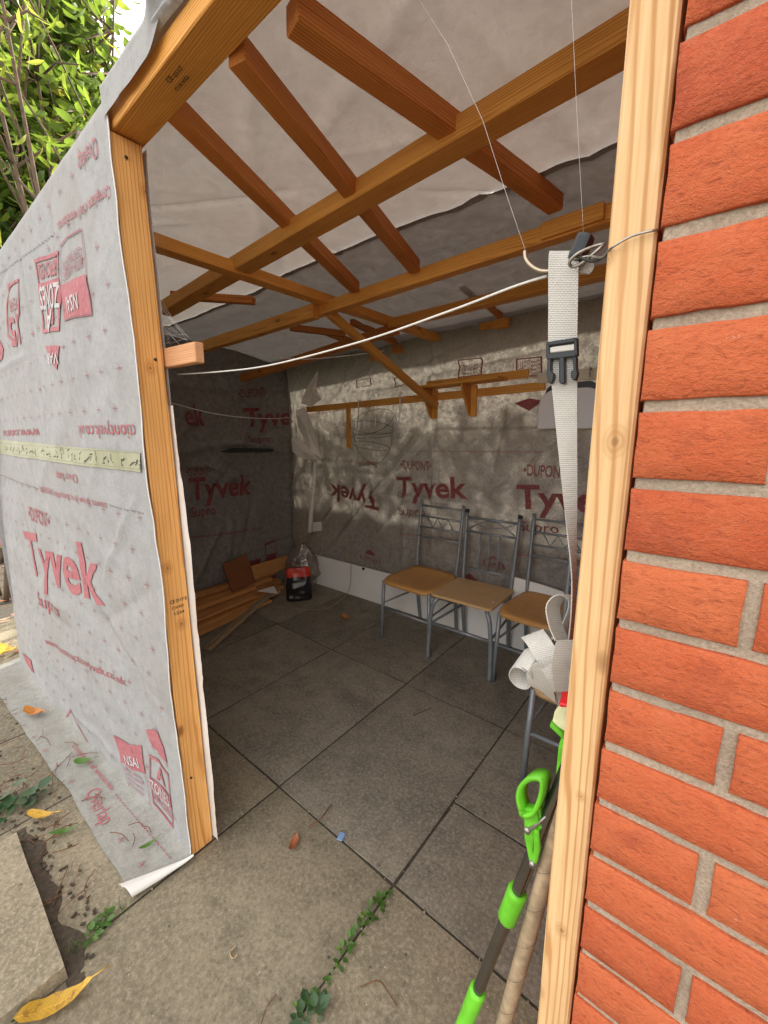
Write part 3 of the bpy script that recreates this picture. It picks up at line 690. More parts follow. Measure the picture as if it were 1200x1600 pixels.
P.blk = 'dashed_line'; P.dash('ink_dash', FX(0, 428), FX(88, 362), 24)
P.blk = 'zone_label'
q = [FX(55, 406), FX(93, 391), FX(94, 517), FX(68, 521)]
def lerp2(q, u, v):
    a = V(q[0])*(1-u)+V(q[1])*u; b = V(q[3])*(1-u)+V(q[2])*u; return tuple(a*(1-v)+b*v)
def panel(P, key, q, u0, u1, v0, v1): P.poly(key, [lerp2(q, u0, v0), lerp2(q, u1, v0), lerp2(q, u1, v1), lerp2(q, u0, v1)])
P.frame('ink', q, .02); panel(P, 'ink', q, .0, 1, .32, .62); panel(P, 'ink', q, .3, .7, .68, .9)
P.text('ink', 'APPROVED', lerp2(q, .1, .08), lerp2(q, .92, .08), .05, True, .02)
P.text('knock', 'ZONES', lerp2(q, .08, .38), lerp2(q, .95, .38), .08, True, .02)
P.text('knock', 'A', lerp2(q, .35, .70), lerp2(q, .65, .70), .08, True, .02)
P.blk = 'approval_label'; q = [FX(95, 384), FX(128, 357), FX(146, 493), FX(100, 503)]
P.frame('ink_thin', q, .006); panel(P, 'ink', q, .02, .98, .52, .98)
P.text('knock', 'NSAI', lerp2(q, .3, .72), lerp2(q, .7, .70), .05, True, .01)
P.text('ink_thin', 'BRITISH AGREMENT', lerp2(q, .12, .36), lerp2(q, .9, .3), .03, True, 0); P.text('ink_thin', 'CERTIFICATE', lerp2(q, .15, .24), lerp2(q, .9, .18), .025, True, 0)
P.blk = 'pennant_mark'; P.poly('ink', [FX(72, 541), FX(94, 540), FX(92, 562), FX(90, 578)]); P.text('knock', 'VAR', FX(75, 553), FX(93, 551), .04, True)
P.blk = 'shield_mark'; q = [FX(13, 444), FX(30, 435), FX(31, 490), FX(27, 543), FX(12, 525)]; P.frame('ink', q, .018)
P.text('ink', '15', FX(13, 500), FX(27, 492), .12, True, .02); P.text('ink', 'YEAR', FX(14, 470), FX(28, 464), .05, True, .0)
P.poly('ink', [FX(0, 530), FX(6, 545), FX(5, 560), FX(0, 566)])
P.blk = 'print'; ftxt('ink', 'ctiontyvek.co.uk', (120, 665), (211, 663), .045, True, .004); ftxt('ink', 'www.construc', (4, 673), (61, 669), .045, True, .004)
ftxt('ink', 'Overlap', (88, 738), (121, 741), .035, True, -.004)
P.dash('ink_dash', FX(0, 742), FX(62, 764), 20); ftxt('ink', 'BS5534 Compliant in all wind zones', (64, 768), (168, 793), .026, False, .004); P.dash('ink_dash', FX(172, 789), FX(226, 803), 9)
# big mark
ftxt('ink', '\u2022DUPONT\u2022', (47, 812), (80, 826), .075, False, .006)
for k in (0, 1):
    a, b = FX(52, 783) if k == 0 else FX(50, 822), FX(78, 805) if k == 0 else FX(78, 838)
ftxt('ink', 'Tyvek', (49, 893), (165, 944), .235, False, .022)
ftxt('ink', 'Supro', (61, 944), (95, 965), .075, False, .006)
ftxt('ink', 'www.constructiontyvek.co.uk', (73, 1005), (198, 1072), .035, False, .006)
ftxt('ink', 'ek', (-12, 860), (8, 860), .2, False, .02)
# lower labels
P.blk = 'approval_label.001'; P.poly('ink', [FX(178, 1148), FX(203, 1163), FX(222, 1164), FX(228, 1208), FX(208, 1203), FX(190, 1188)]); P.text('knock', 'NSAI', FX(198, 1192), FX(220, 1199), .04, False)
q = [FX(190, 1188), FX(228, 1208), FX(234, 1262), FX(203, 1228)]; P.frame('ink_thin', q, .004)
for k in range(4): P.text('ink_thin', 'BRITISH AGREMENT', lerp2(q, .1, .3+.17*k), lerp2(q, .8, .3+.17*k), .012, False, 0)
P.blk = 'zone_label.001'; P.poly('ink', [FX(229, 1140), FX(247, 1142), FX(257, 1168), FX(262, 1192), FX(240, 1166)])
q = [FX(233, 1178), FX(264, 1208), FX(271, 1294), FX(240, 1255)]; P.frame('ink', q, .014); panel(P, 'ink', q, .03, .97, .42, .66)
P.text('ink', 'A', lerp2(q, .3, .36), lerp2(q, .75, .36), .06, False, .03); P.text('knock', 'ZONE5', lerp2(q, .08, .62), lerp2(q, .95, .62), .045, False, .01); P.text('ink', 'APPROVED', lerp2(q, .1, .86), lerp2(q, .95, .86), .035, False, .01)
P.blk = 'house_mark'; P.poly('ink', [FX(36, 1020), FX(52, 1030), FX(58, 1050), FX(42, 1036)]); P.poly('ink', [FX(24, 1033), FX(48, 1058), FX(84, 1106), FX(60, 1090)])
P.frame('ink', [FX(102, 1122), FX(110, 1108), FX(126, 1138), FX(143, 1166), FX(118, 1148)], .012)
P.blk = 'cross_marks'; rnd = random.Random(3)
for i in range(17):
    for j in range(20):
        u = -1.36-i*.125-(j % 2)*.06; v = .1+j*.11
        if abs(v-1.38) < .07 or u < -3.3: continue
        P.cross('ink_thin', u, v, .0135, .0024, rnd.uniform(-.1, .1))
P.done(fw, {'ink': 'red_print', 'ink_thin': 'faint_print', 'ink_dash': 'dashed_line', 'knock': 'print_cutout'}, .025, {'knock': 1.7, 'ink_thin': 1.25})
# tape
Pt = Print(S_front, (0, -1, 0), .004); a0, a1, b0, b1 = (-3.35, 1.43), (-3.35, 1.345), FX(221, 707), FX(222, 738)
n = 40
for k in range(n):
    f0, f1 = k/n, (k+1)/n; mixp = lambda p, q, f: (p[0]+(q[0]-p[0])*f, p[1]+(q[1]-p[1])*f)
    Pt.poly('tape', [mixp(a1, b1, f0), mixp(a1, b1, f1), mixp(a0, b0, f1), mixp(a0, b0, f0)])
rt_ = random.Random(9)
for k in range(40):                       # small figures printed on the tape, no two quite alike
    u = -1.28-k*.047+rt_.uniform(-.006, .006); v = 1.376+.010*nz(u, 1, 1, 9.)+(u+1.27)*-.006
    px_, py_ = u, v-.016
    for m_ in range(rt_.randint(3, 4)):
        a_ = rt_.choice((.35, 1.2, 2.6, 1.9, .1)); L_ = rt_.uniform(.010, .022); t_ = rt_.uniform(.0022, .0042); dx_, dy_ = math.cos(a_)*L_, abs(math.sin(a_))*L_*.75+.002
        Pt.poly('black_ink', [(px_, py_), (px_+dx_, py_+dy_), (px_+dx_-t_*.6, py_+dy_+t_), (px_-t_*.6, py_+t_)]); px_ += dx_*rt_.uniform(.2, 1); py_ += dy_*rt_.uniform(.5, 1)
    if k % 3 == 0: Pt.poly('black_ink', [(u-.010, v-.020), (u+.010, v-.018), (u+.008, v-.015), (u-.010, v-.017)])
Pt.dash('ink_dash', (-3.3, 1.408), (-1.27, 1.399), 150, .0015, .5); Pt.dash('ink_dash', (-3.3, 1.358), (-1.27, 1.351), 150, .0015, .5)
Pt.done(fw, {'tape': 'seam_tape', 'black_ink': 'tape_print', 'ink_dash': 'tape_line'}, .025, {'black_ink': 1.3, 'ink_dash': 1.25})
# skirt print
Pk = Print(lambda x, y: V((x, y, S_skirt(x, min(1, max(0, (y-sk_in(x))/(sk_out(x)-sk_in(x))))).z)), (0, 0, 1), .003)
g2 = lambda x, y: tuple(GZ(x, y, .012).to_2d())
a, b = g2(138, 1246), g2(163, 1292)
Pk.text('ink', 'Overlap', g2(133, 1240), g2(158, 1290), .05, False, -.004); Pk.blk = 'dashed_line'; Pk.dash('ink_thin', (-1.3, .43), (-1.75, .405), 22, .004); Pk.blk = 'print'; Pk.text('ink', 'Compliant in all wind zones', (-2.2, .372), (-1.78, .40), .022, False, .0)
Pk.blk = 'cross_marks'
for k in range(12): Pk.cross('ink_thin', -1.36-.15*k, .36-.012*k, .013, .0025, .3)
Pk.done([o for o in shed.children if o.name.startswith('ground_skirt')][0], {'ink': 'red_print', 'ink_thin': 'faint_print'}, .05)
# back wall print
Pb = Print(S_back, (0, -1, 0), .005)
BX = lambda x, y: (PY(x, y, 2.58).x, PY(x, y, 2.58).z)
def btxt(key, s, a, b, h, flip=False, bold=.012): Pb.text(key, s, BX(*a), BX(*b), h, flip, bold)
for k, (dx, dz) in enumerate(((0, 0), (.985, .01))):
    q = lambda x, y: (BX(x, y)[0]+dx, BX(x, y)[1]+dz)
    Pb.text('ink_in', '\u2022DUPONT\u2022', q(625, 733), q(672, 736), .075, False, .01)
    Pb.text('ink_in', 'Tyvek', q(619, 775), q(728, 779), .16, False, .025); Pb.text('ink_in', 'Supro', q(622, 804), q(664, 806), .065, False, .006)
    Pb.text('ink_in', 'www.constructiontyvek.co.uk', q(623, 836), q(731, 848), .022, False, .006)
    Pb.blk = 'house_mark'; c = V((-2.27+dx, .40)); Pb.poly('ink_in', [c+V((-.06, .0)), c+V((.06, .0)), c+V((.055, .02)), c+V((0, .05)), c+V((-.055, .02))]); Pb.frame('ink_in', [c+V((-.12, -.06)), c+V((.12, -.06)), c+V((.12, -.02)), c+V((-.12, -.02))], .012); Pb.text('ink_in', 'APPROVED', c+V((-.10, -.052)), c+V((.10, -.052)), .022, False, .01); Pb.blk = 'print'
Pb.blk = 'house_mark'; c = V((-1.11, .53)); Pb.frame('ink_in', [c+V((-.08, .0)), c+V((.08, .0)), c+V((.075, .04)), c+V((0, .085)), c+V((-.075, .04))], .014); Pb.text('ink_in', 'GAS', c+V((-.05, .012)), c+V((.05, .012)), .03, False, .01)
Pb.blk = 'print'; btxt('ink_in', 'Tyvek', (511, 757), (592, 770), .16, True, .025); btxt('ink_in', 'Supro', (560, 722), (588, 722), .05, True, .0)
Pb.blk = 'stamp_mark'
for (x0, y0, x1, y1) in ((714, 562, 752, 590), (805, 560, 846, 590), (556, 594, 578, 606), (612, 590, 632, 604)):
    Pb.frame('ink_in', [BX(x0, y0), BX(x1, y0-4), BX(x1, y1-4), BX(x0, y1)], .012)
for x0 in (806,): 
    for k in range(5): btxt('ink_in', 'APPROVED', (x0+2, 588-k*6), (x0+38, 584-k*6), .022, True, .01)
for k in range(4): btxt('ink_in', 'CERTIFIED', (716, 588-k*6), (750, 584-k*6), .02, True, .01)
Pb.poly('ink_in', [BX(803, 630), BX(826, 622), BX(848, 626), BX(826, 642)])
Pb.blk = 'print'; btxt('ink_in', 'constructiontyvek', (478, 646), (540, 636), .04, True, .0)
Pb.blk = 'dashed_line'; Pb.dash('ink_in', BX(640, 705), BX(850, 706), 60, .006)
rnd = random.Random(5)
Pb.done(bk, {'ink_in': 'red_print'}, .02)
# left wall print (u = Y)
Pl = Print(S_left, (1, 0, 0), .006); lw = [o for o in shed.children if o.name.startswith('left_wall')][0]
LX = lambda x, y: (PX(x, y, -3.28).y, PX(x, y, -3.28).z)
def ltxt(s, a, b, h, bold=.012): Pl.text('ink_side', s, LX(*a), LX(*b), h, False, bold)
ltxt('\u2022DUPONT\u2022', (376, 622), (419, 618), .08, .01); ltxt('Tyvek', (386, 667), (472, 662), .17, .025); ltxt('Supro', (391, 691), (425, 690), .06)
ltxt('ek', (290, 665), (320, 664), .17, .025)
ltxt('Tyvek', (296, 782), (397, 772), .19, .025); ltxt('Supro', (299, 808), (338, 803), .08); ltxt('Tyvek', (455, 768), (500, 766), .16, .025); ltxt('Supro', (456, 779), (478, 778), .05)
ltxt('www.constructiontyvek.co.uk', (300, 842), (412, 828), .03); ltxt('\u2022DUPONT\u2022', (292, 744), (330, 742), .07, .01)
Pl.blk = 'approval_label'; Pl.poly('ink_side', [LX(382, 878), LX(409, 873), LX(409, 893), LX(382, 897)])
Pl.frame('ink_side', [LX(416, 850), LX(434, 843), LX(434, 903), LX(416, 912)], .025); Pl.poly('ink_side', [LX(418, 868), LX(433, 864), LX(433, 882), LX(418, 887)])
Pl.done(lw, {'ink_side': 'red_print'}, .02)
def stamp(o, fn, rows):
    mb = MB()
    for s_, x, y, w_, h_ in rows:
        vs_, fs = text_geo(s_, .01); mb.add([fn(x+a*w_, y+b*h_) for a, b in vs_], fs)
    mb.build('grade_stamp', M['black_ink'], o, fix=False, kind='stuff')
stamp(pl, lambda a, b: V((-1.2605, .527+a, .913+b)), (('CE 0117 B', -.024, .02, .052, .012), ('C16 KD', -.02, .0, .036, .010), ('1224', -.014, -.02, .03, .010)))
hd = [o for o in shed.children if o.name.startswith('header')][0]
stamp(hd, lambda a, b: V((-1.0+a, .535-b, 2.1985)), (('CE', -.012, .016, .02, .011), ('0117', .014, .014, .034, .010), ('C16 KD', -.02, -.004, .055, .008)))
# slit in the left wall sheet
a, b = PX(343, 706, -3.25), PX(427, 703, -3.25)
MB().prism([a, a+V((0, .12, .03)), b+V((0, 0, .012)), b+V((0, 0, -.018)), a+V((0, .1, -.012))], (-.004, 0, 0)).build('dark_slit', M['black_plastic'], shed)
# torn flaps in the corner
for pts, Y in (([(470, 630), (480, 604), (497, 578), (494, 606), (502, 624), (486, 636)], 2.32), ([(462, 642), (476, 636), (490, 668), (502, 716), (486, 706), (466, 668)], 2.32), ([(455, 684), (470, 686), (498, 718), (476, 718), (457, 706)], 2.30)):
    q = [PY(x, y, Y+.03*(i % 2)) for i, (x, y) in enumerate(pts)]; c = sum(q, V())/len(q); n_ = len(q)
    inner = [c+(p-c)*.5+V((.004, -.003, 0)) for p in q]; mb = MB()
    mb.add(q+inner+[c+V((.006, -.005, 0))], [(i, (i+1) % n_, n_+(i+1) % n_, n_+i) for i in range(n_)]+[(n_+i, n_+(i+1) % n_, 2*n_) for i in range(n_)]); mb.build('torn_flap', M['cream'], shed)
MB().tube([PY(492, 722, 2.47), PY(489, 770, 2.46), PY(484, 831, 2.45)], [.014, .02, .024], 12).build('torn_roll', M['cream'], shed, smooth=True)
MB().prism([PY(489, 816, 2.5), PY(502, 815, 2.5), PY(503, 829, 2.5), PY(488, 831, 2.5)], (0, .004, 0)).build('taped_patch', M['white_sheet'], shed)
# wall cable loops
MB().tube(smooth_path([PY(546, 835, 2.55), PY(548, 880, 2.5), PY(547, 915, 2.45), PY(535, 935, 2.38), GZ(505, 952, .006), GZ(455, 950, .006)]), .0028, 6).build('loose_wire', M['stick'], None, True, label='thin brown wire hanging down the back wall onto the floor', cat='wire')
# ------------------------------------------------------------------ shed: rails and shelf
timber('wall_rail', PY(480, 640, 2.54), PY(852, 603, 2.54), .022, .05, T, shed)
timber('wall_cleat', (-2.43, 2.535, 1.335), (-2.425, 2.535, 1.68), .022, .038, T, shed, (1, 0, 0))
sh = empty('shelf', (-1.35, 2.5, 1.76)); sh.parent = shed; sh.matrix_parent_inverse = wmat(shed).inverted()
timber('shelf_board', (-1.66, 2.455, 1.763), (-1.05, 2.455, 1.782), .15, .018, T, sh)
timber('shelf_back', (-1.66, 2.55, 1.795), (-.93, 2.55, 1.81), .018, .05, T, sh)
for bx in (-1.585, -1.285):
    mb = MB(); z0 = 1.752+(bx+1.66)*.03
    mb.prism([V((bx-.02, 2.528, z0)), V((bx-.02, 2.395, z0)), V((bx-.02, 2.40, z0-.03)), V((bx-.02, 2.505, z0-.19)), V((bx-.02, 2.528, z0-.195))], (.016, 0, 0))
    br = mb.build('bracket', T, sh); MB().box((bx+.012, 2.52, z0-.1), (.045, .018, .2)).build('bracket_backplate', T, br, bevel=.002)
# beige rail with hook and white panel
br = MB().box((-.67, 2.535, 1.772), (.40, .018, .062)).build('hook_rail', M['beige'], None, bevel=.003, label='beige rail with screw hook high on the back wall beside the post', cat='rail')
MB().tube(smooth_path([(-.575, 2.52, 1.79), (-.575, 2.49, 1.80), (-.575, 2.485, 1.775), (-.575, 2.50, 1.765), (-.575, 2.485, 1.75)]), .004, 6).build('hook', M['zinc'], br, True)
wp = empty('hanging_panel', (-.67, 2.5, 1.475), label='white plastic panel with rounded black topped corners hanging under the beige rail', cat='panel')
def rr(x0, x1, z0, z1, r, y, n=8):
    p = [V((x0, y, z0)), V((x1, y, z0))]
    for cx, a0 in ((x1-r, 0), (x0+r, 90)):
        for k in range(n+1): a = R(a0+90*k/n); p.append(V((cx+r*math.cos(a), y, z1-r+r*math.sin(a))))
    return p
MB().prism(rr(-.842, -.50, 1.478, 1.70, .09, 2.505), (0, .012, 0)).build('panel', M['white_plastic'], wp, bevel=.003)
MB().prism(rr(-.815, -.527, 1.62, 1.735, .06, 2.52), (0, .014, 0)).build('black_rim', M['black_plastic'], wp, bevel=.003)
# hanging wire basket on two hooks
bs = empty('wire_basket', (-2.08, 2.44, 1.3), label='dark round wire basket hanging from two white hooks on the wall rail', cat='basket')
for hx, hz in ((-2.29, 1.69), (-1.87, 1.725)):
    MB().tube(smooth_path([(hx, 2.535, hz+.02), (hx, 2.515, hz+.025), (hx, 2.51, hz-.05), (hx, 2.50, hz-.17), (hx, 2.47, hz-.19), (hx, 2.46, hz-.15)]), .005, 7).build('hook', M['white_plastic'], bs, True)
def ring(cx, cy, cz, r, ry, tilt, n=28, a0=0, a1=360): return [V((cx+r*math.cos(R(a0+(a1-a0)*k/n)), cy+ry*math.sin(R(a0+(a1-a0)*k/n)), cz+tilt*math.sin(R(a0+(a1-a0)*k/n)))) for k in range(n+1)]
for (cz, r, tl) in ((1.545, .20, .10), (1.50, .205, -.05), (1.44, .19, .02), (1.36, .16, -.04)):
    MB().tube(ring(-2.08, 2.42, cz, r, .11, tl), .0017, 6, cap=False).build('wire_ring', M['rack'], bs, True)
MB().tube(smooth_path([(-2.27, 2.42, 1.5), (-2.22, 2.42, 1.33), (-2.05, 2.42, 1.22), (-1.9, 2.42, 1.33), (-1.87, 2.42, 1.52)]), .0016, 6).build('wire_loop', M['rack'], bs, True)
for k in range(5): x = -2.2+.06*k; MB().tube([(x, 2.33, 1.50), (x, 2.33, 1.575)], .004, 6).build('peg', M['white_plastic'], bs, True)
# ------------------------------------------------------------------ white board along the back wall
bd = empty('base_board', (-1.7, 2.53, 0), label='long white board standing along the foot of the back wall', cat='board')
MB().prism([(-3.02, 2.535, .004), (-.30, 2.56, .004), (-.30, 2.575, .30), (-3.02, 2.55, .29)], (0, .016, 0)).build('board', M['white_board'], bd, bevel=.002)
hp = PY(567, 889, 2.535); MB().tube([hp+V((0, -.002, 0)), hp+V((0, .012, 0))], .011, 14).build('cable_hole', M['black_plastic'], bd)
MB().prism([(-.95, 2.46, .29), (-.58, 2.46, .30), (-.60, 2.50, .50), (-.74, 2.505, .515), (-.93, 2.50, .53)], (0, .01, 0)).build('folded_sheet', M['white_sheet'], None, bevel=.003, label='folded white sheet propped behind the third chair', cat='sheet')

# ------------------------------------------------------------------ chairs
def chair(loc, rz, style, seatmat, label, hgt=.95, sc=1.):
    t = empty('chair', loc, label=label, cat='chair', group='metal frame chairs in the shed'); t.rotation_euler = (0, 0, rz); m = wmat(t)
    m = Matrix.Translation(loc) @ Matrix.Rotation(rz, 4, 'Z')
    def B(mb, name, mat, sm_=True, parent=t, bev=0):
        for i, v in enumerate(mb.v): mb.v[i] = tuple(m @ V(v))
        return mb.build(name, mat, parent, sm_, bev)
    r = .0125; G = M['chair_metal']; fy, by = -.19, .20
    if style == 'A':
        for s in (-1, 1):
            B(MB().tube([(s*.205, fy, 0), (s*.198, fy+.005, .22), (s*.19, fy+.01, .435)], r, 12), 'leg', G)
            B(MB().tube(smooth_path([(s*.165, by+.035, 0), (s*.168, by+.005, .2), (s*.172, by-.01, .44), (s*.176, by+.01, .62), (s*.18, by+.055, hgt-.01)], 4), r, 12), 'leg', G)
            B(MB().tube([(s*.196, fy+.005, .27), (s*.168, by, .27)], .007, 8), 'stretcher', G)
        B(MB().tube([(-.197, fy+.005, .235), (.197, fy+.005, .235)], .008, 8), 'stretcher', G)
        B(MB().tube([(-.167, by, .235), (.167, by, .235)], .007, 8), 'stretcher', G)
        yb = lambda z: by-.01+.065*max(0, (z-.45)/(hgt-.45))**1.3
        for z in (hgt-.045, hgt-.125, hgt-.205, hgt-.275): B(MB().tube([(-.178, yb(z), z), (0, yb(z)+.008, z), (.178, yb(z), z)], .0075, 8), 'back_rail', G)
        zz = [(-.11+.044*k, yb(hgt-.16)+.006, hgt-(.128 if k % 2 == 0 else .2)) for k in range(6)]
        B(MB().tube(zz, .005, 6), 'zigzag_bar', G)
        out = []
        for k in range(48):
            a = 2*math.pi*k/48; c, s_ = math.cos(a), math.sin(a); e = .36
            x = math.copysign(abs(c)**e, c)*.215; y = math.copysign(abs(s_)**e, s_)*.2
            x *= 1-.09*(y+.2)/.4; out.append((x, y-.005))
        mb = MB(); rings = ((.0, .425, .94), (0, .432, 1.), (0, .446, 1.), (0, .455, .97), (-.004, .455, .82), (-.012, .452, .5), (-.014, .45, .05))
        q = [];
        for dz, z, f in rings: q += [(x*f, y*f, z+(dz if True else 0)+.012*sm(.10, .2, abs(y*f))*(1 if y > 0 else -1.0)*f) for x, y in out]
        n = 48; fs = [(i*n+k, i*n+(k+1) % n, (i+1)*n+(k+1) % n, (i+1)*n+k) for i in range(len(rings)-1) for k in range(n)]+[tuple(range(n)), tuple(reversed(range((len(rings)-1)*n, len(rings)*n)))]
        mb.add(q, fs); B(mb, 'seat', seatmat)
    else:
        for s in (-1, 1):
            B(MB().tube(smooth_path([(s*.215, fy-.005, 0), (s*.21, fy, .2), (s*.195, fy+.005, .36), (s*.165, fy+.03, .42), (s*.15, fy+.12, .43)], 5), .0135, 12), 'leg', G)
            B(MB().tube(smooth_path([(s*.165, by+.03, 0), (s*.168, by, .22), (s*.172, by-.005, .44), (s*.18, by+.02, .66), (s*.186, by+.05, hgt-.02)], 4), .0135, 12), 'leg', G)
            B(MB().tube([(s*.186, by+.05, hgt-.022), (s*.187, by+.052, hgt)], .015, 12), 'cap', M['black_plastic'])
            B(MB().tube([(s*.20, fy, .25), (s*.168, by, .25)], .008, 8), 'stretcher', G)
        B(MB().tube([(-.205, fy, .25), (.205, fy, .25)], .009, 8), 'stretcher', G)
        yb = lambda z: by-.005+.055*max(0, (z-.45)/(hgt-.45))**1.2
        for z in (hgt-.055, hgt-.15, .53): B(MB().tube([(-.18, yb(z), z), (.18, yb(z), z)], .0085, 8), 'back_rail', G)
        z0 = hgt-.15; B(MB().tube([(-.165+.033*k, yb(z0)+.002, z0+.012+.075*math.sin(math.pi*k/10)) for k in range(11)], .0055, 6), 'arch_bar', G)
        B(MB().tube([(-.165+.033*k, yb(z0)+.002, hgt-.06-.05*math.sin(math.pi*k/10)) for k in range(11)], .004, 6), 'arch_bar', G)
        for x in (-.07, 0, .07): B(MB().tube([(x, yb(z0), z0), (x*.9, yb(.53), .53)], .0065, 8), 'back_bar', G)
        mb = MB(); q = []
        out = []
        for sx, sy, a0 in ((1, -1, -90), (1, 1, 0), (-1, 1, 90), (-1, -1, 180)):
            for k in range(5): a = R(a0+22.5*k); out.append((sx*.178+.027*math.cos(a), sy*.163-.01+.027*math.sin(a)))
        for z, f in ((.436, .985), (.439, 1), (.452, 1), (.455, .985)): q += [(x*f, y*f, z) for x, y in out]
        n = len(out); fs = [(i*n+k, i*n+(k+1) % n, (i+1)*n+(k+1) % n, (i+1)*n+k) for i in range(3) for k in range(n)]+[tuple(range(n)), tuple(reversed(range(3*n, 4*n)))]
        mb.add(q, fs); st = B(mb, 'seat', seatmat, False)
        for k, (x, y) in enumerate(((.17, -.09), (.16, .1), (-.16, .1))):
            B(MB().tube([(x, y, .4549), (x, y, .4565)], .006, 10), 'screw_cap', M['white_plastic'], True, st)
    return t
chair((-1.515, 2.29, 0), R(-1.5), 'A', M['seat'], 'grey metal chair with curved brown seat and zigzag back, farthest left in the row', .965)
chair((-1.105, 2.285, 0), R(1), 'B', M['seat_flat'], 'grey metal chair with flat tan seat and arched barred back, middle of the row', .935)
chair((-.665, 2.30, 0), R(-1), 'A', M['seat'], 'grey metal chair with zigzag back and brown seat behind the hanging strap', .965)
chair((-.275, 1.715, 0), R(2), 'A', M['seat_pale'], 'nearest chair with worn pale seat, mostly hidden behind the pale post', .965)

# ------------------------------------------------------------------ timber pile, board, bags
planks = [((-3.16, 1.15, .025), (-3.22, 2.3, .025), .12, .03), ((-3.02, 1.05, .02), (-3.1, 2.25, .02), .11, .025), ((-2.86, 1.0, .022), (-3.02, 2.15, .022), .10, .028),
          ((-2.76, 1.02, .018), (-2.90, 1.98, .018), .07, .022), ((-3.12, 1.1, .06), (-3.17, 2.28, .055), .10, .03), ((-2.98, 1.0, .053), (-3.08, 2.1, .05), .09, .025),
          ((-3.17, 1.0, .10), (-3.2, 2.2, .09), .10, .038), ((-3.04, 1.0, .095), (-3.13, 1.98, .086), .07, .035), ((-2.88, 1.0, .068), (-2.98, 1.9, .062), .05, .018), ((-3.2, 1.35, .15), (-3.22, 2.3, .135), .05, .045)]
ptx = ['wide plank lying lowest against the left wall', 'plank at the bottom of the timber pile next to the wall plank', 'plank at the bottom front of the timber pile', 'narrow batten at the front foot of the timber pile',
       'plank in the second layer of the pile by the wall', 'plank in the second layer at the front of the pile', 'thick plank in the third layer of the pile by the wall', 'square timber on the third layer of the pile', 'thin lath on top of the front planks', 'square batten on top of the pile against the wall']
for (a, b, w, h), s in zip(planks, ptx): timber('plank', a, b, w, h, M['plank'], None, label='dusty brown '+s, cat='plank', group='planks in the timber pile')
timber('batten', (-2.52, 1.22, .016), (-2.96, 2.12, .066), .026, .02, M['stick'], None, label='pale batten propped across the front of the timber pile', cat='batten')
timber('batten', (-2.555, 1.21, .016), (-2.985, 2.08, .068), .022, .02, M['stick'], None, label='pale batten lying behind the other pale batten before the pile', cat='batten')
bdm = Matrix.Translation((-3.15, 1.86, .245)) @ Matrix.Rotation(R(8), 4, 'X') @ Matrix.Rotation(R(-14), 4, 'Y')
link('board_offcut', MB().box((0, 0, 0), (.014, .24, .27)).mesh('o', [M['ply']], bevel=.002), None, None, bdm, label='red brown board offcut standing upright on the timber pile', cat='board')
timber('offcut', (-3.19, 1.98, .20), (-3.21, 2.42, .20), .02, .13, M['plank'], None, label='short wide brown offcut leaning on the left wall behind the pile', cat='offcut')
MB().prism([GZ(402, 924, .10), GZ(428, 916, .12), GZ(434, 928, .10)], (0, 0, .003)).build('paper_scrap', M['white_sheet'], None, label='white pointed paper scrap on the end of the timber pile', cat='paper')
# printed sack
sk = empty('sack', (-2.74, 2.17, 0), label='black and red printed plastic sack standing at the end of the timber pile', cat='sack')
fd = V((.80, -.60, 0)).normalized(); sdv = V((.60, .80, 0))
def S_sack(u, v, off=0.):                 # u around, v up
    a = u*2*math.pi; w = .115*(1-.12*v**3)*(1+.05*nz(math.cos(a), math.sin(a), v*3, 1.7)); d = (.065*(1-v**2.5)+.012)*(1+.12*nz(math.cos(a), math.sin(a), v*4+4, 2.))
    e = .55; c, s = math.cos(a), math.sin(a)
    return V((-2.76, 2.2, 0))+sdv*(math.copysign(abs(c)**e, c)*(w+off))+fd*(math.copysign(abs(s)**.8, s)*(d+off))+V((0, 0, .004+.285*v+.012*nz(c*2, v, 1, 2.)*v))
mb = MB(); nu, nv = 48, 24
q = [S_sack(i/nu, j/(nv-1)) for j in range(nv) for i in range(nu)]
mb.add(q, [(j*nu+i, j*nu+(i+1) % nu, (j+1)*nu+(i+1) % nu, (j+1)*nu+i) for j in range(nv-1) for i in range(nu)]+[tuple(reversed(range(nu)))])
mb.m = [1 if (k//nu) >= 17 else (2 if (k % nu) in (0, 1, 22, 23, 24, 25, 46, 47) else 0) for k in range((nv-1)*nu)]+[0]
M['sack'] = plain('black_sack', (.018, .018, .02), .22, vary=.3, scale=14, bumpy=.6); M['sack_red'] = plain('red_sack', (.55, .045, .025), .25, vary=.15, scale=14, bumpy=.6); M['sack_tan'] = plain('tan_sack_edge', (.35, .2, .1), .3, vary=.3)
mb.build('sack_body', [M['sack'], M['sack_red'], M['sack_tan']], sk, True)
Ps = Print(lambda u, v: S_sack(.25-u*.6+(.0), v/.285, .004), fd, .001)
for k in range(9): Ps.rect('knock', -.15+.009*k, .03, .004 if k % 3 else .006, .026)
Ps.done(sk, {'knock': 'barcode'}, .02)
